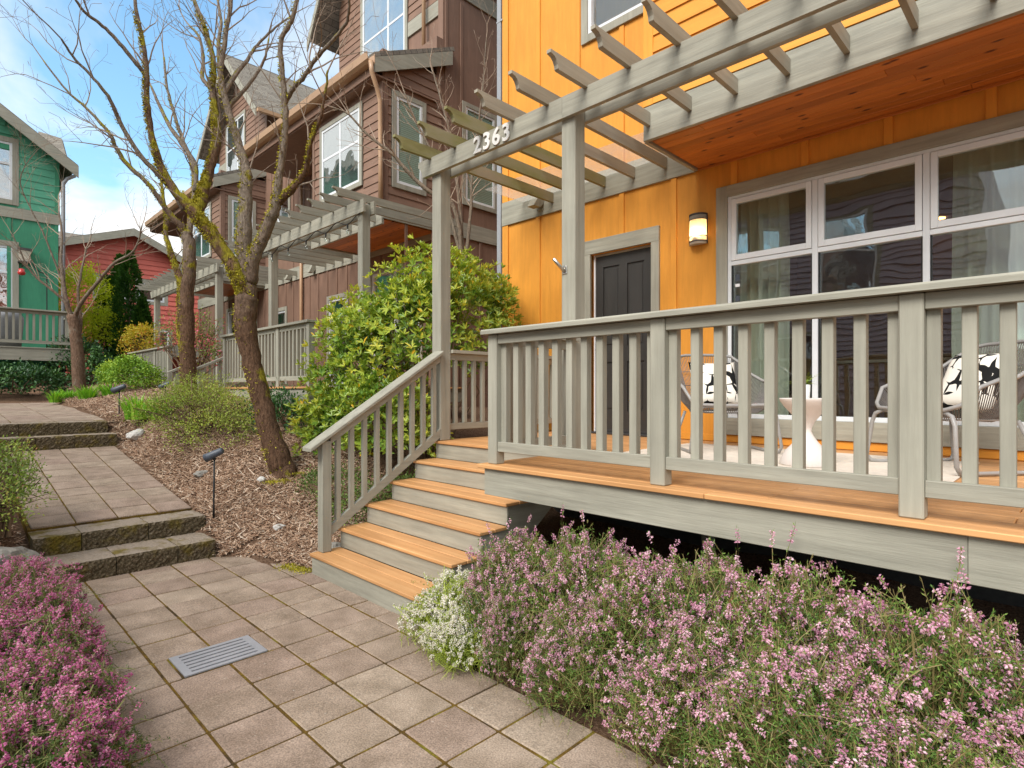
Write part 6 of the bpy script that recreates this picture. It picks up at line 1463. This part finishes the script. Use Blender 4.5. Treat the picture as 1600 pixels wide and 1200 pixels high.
for (x, y, rz, s) in ((-1.55, -1.92, .3, (1, .9, .85)), (-1.05, -2.02, 2.2, (1, 1, 1.0)), (-.5, -2.0, 4.0, (1, 1, 1.0)), (.05, -2.08, 1.1, (1.05, 1, 1.05)), (.55, -2.06, 5.2, (1, .95, .95)), (1.0, -2.10, 3.1, (1, .95, .9)), (-.8, -2.4, 5.9, (1.1, 1, 1.15)), (.2, -2.45, 2.7, (1.1, 1, 1.15))):
    heather(lmg, x, y, 'magenta', rz, s, .0, gm)
# ------------------------------------------------------------------ wood chips over the bed
def chips():
    n = 60000; x = np.concatenate([rng.uniform(-7.2, -.95, int(n * .85)), rng.uniform(-3.6, -1.2, int(n * .15))]); m = len(x); y = np.concatenate([rng.uniform(-.42, 1.7, int(n * .85)), rng.uniform(-.4, .6, m - int(n * .85))])
    ed = np.interp(x, [-7.2, -2.95, -2.6, -2.14, -1.84, -1.4, -1.0], [-.36, -.35, -.34, -.36, -.10, -.03, .05])
    k = (y > ed + rng.normal(0, .02, m)) & ~((x > -1.03) & (y > -.02)); x, y = x[k], y[k]; m = len(x)
    xl = np.concatenate([rng.uniform(-3.4, 1.5, 6000), rng.uniform(-14, -7.2, 22000), rng.uniform(-7, 3, 12000)]); yl = np.concatenate([rng.uniform(-3.0, -1.76, 6000), rng.uniform(-.36, 1.9, 22000), rng.uniform(-4.6, -1.9, 12000)]); kk = ~((xl > -2.2) & (yl > -1.9)); kk &= ~((xl < -7.1) & (yl < -.37)); xl, yl = xl[kk], yl[kk]; x = np.concatenate([x, xl]); y = np.concatenate([y, yl]); m = len(x)
    z = ground_z(x, y) + rng.uniform(.0, .012, m) + .02 * (x < -7); an = rng.uniform(0, 6.283, m); L = rng.gamma(3, .014, m) + .014; Wd = rng.uniform(.005, .015, m); ti = rng.normal(0, .28, m)
    d = np.stack([np.cos(an) * np.cos(ti), np.sin(an) * np.cos(ti), np.sin(ti)], 1); s = np.stack([-np.sin(an), np.cos(an), rng.normal(0, .3, m)], 1); s = unit(s); nrm = np.cross(d, s); c = np.stack([x, y, z + np.abs(np.sin(ti)) * L * .4], 1)
    V = []
    for (a, b, e) in ((-1, -1, 0), (1, -.6, 0), (1, .6, 0), (-1, 1, 0), (-.9, -.8, 1), (.9, -.5, 1), (.9, .5, 1), (-.9, .8, 1)): V.append(c + d * (a * L / 2)[:, None] + s * (b * Wd / 2)[:, None] + nrm * e * .004)
    V = np.stack(V, 1).reshape(-1, 3); k8 = np.arange(m)[:, None] * 8; Q = np.concatenate([k8 + np.array([f]) for f in ((4, 5, 6, 7), (0, 1, 5, 4), (1, 2, 6, 5), (2, 3, 7, 6), (3, 0, 4, 7))]); r = np.repeat(np.clip(rng.beta(2.2, 2.2, m), 0, 1), 8)
    o = put('wood_chips', np_mesh('wood_chips', V, Q, M['chips'], r), kind='stuff'); tag(o, 'bark and wood chip mulch covering the sloping bed', 'mulch')
chips()
# moss cushions and litter on the paving edge, dry leaves in the heather
def moss_patch(label, pts, n, sp):
    c = np.array(pts[0]); lm = LM(); P = []
    for p in pts: P.append(np.array(p) + rng.normal(0, 1, (n, 3)) * np.array([sp, sp, .004]))
    P = np.concatenate(P); P[:, 2] = np.maximum(P[:, 2], c[2] - .004); D = unit(rng.normal(0, .6, (len(P), 3)) + np.array([0, 0, 1])); lm.add(*leaves(P, D, rdirs(len(P)), .018 * rng.uniform(.5, 1.2, len(P)), .009, rng.random(len(P))))
    o = lm.build('moss', M['moss'], None, tuple(c)); tag(o, label, 'moss')
moss_patch('yellow green moss at the corner of the pavers by the stairs', [(-1.34, -.05, .004), (-1.22, -.02, .004), (-1.12, .01, .004)], 260, .045)
moss_patch('yellow moss around the foot of the leaning tree', [gpt(-2.95, .60, .01), gpt(-2.85, .45, .01), gpt(-3.0, .8, .01)], 300, .07)
def dryleaf(p, rz, label):
    V = [(-.05, 0, .0), (-.02, .03, .012), (.03, .035, .004), (.06, 0, .018), (.025, -.034, .008), (-.02, -.03, .016), (0, 0, -.004)]; F = [(0, 1, 6), (1, 2, 6), (2, 3, 6), (3, 4, 6), (4, 5, 6), (5, 0, 6)]
    me = MB().add(V, F).mesh('dry_leaf', M['deadleaf']); tag(put('dry_leaf', me, None, p, (.9, .3, rz)), label, 'leaf', 'dry leaves caught in the heather')
for q, (px, py, t_) in enumerate(((1155, 958, 2.55), (1148, 945, 2.57), (1162, 966, 2.52), (820, 942, 3.35), (880, 942, 3.2), (1590, 1080, 2.1))): dryleaf(tuple(at(px, py, t_)), q * 1.3, 'dry brown leaf caught on top of the pink heather')
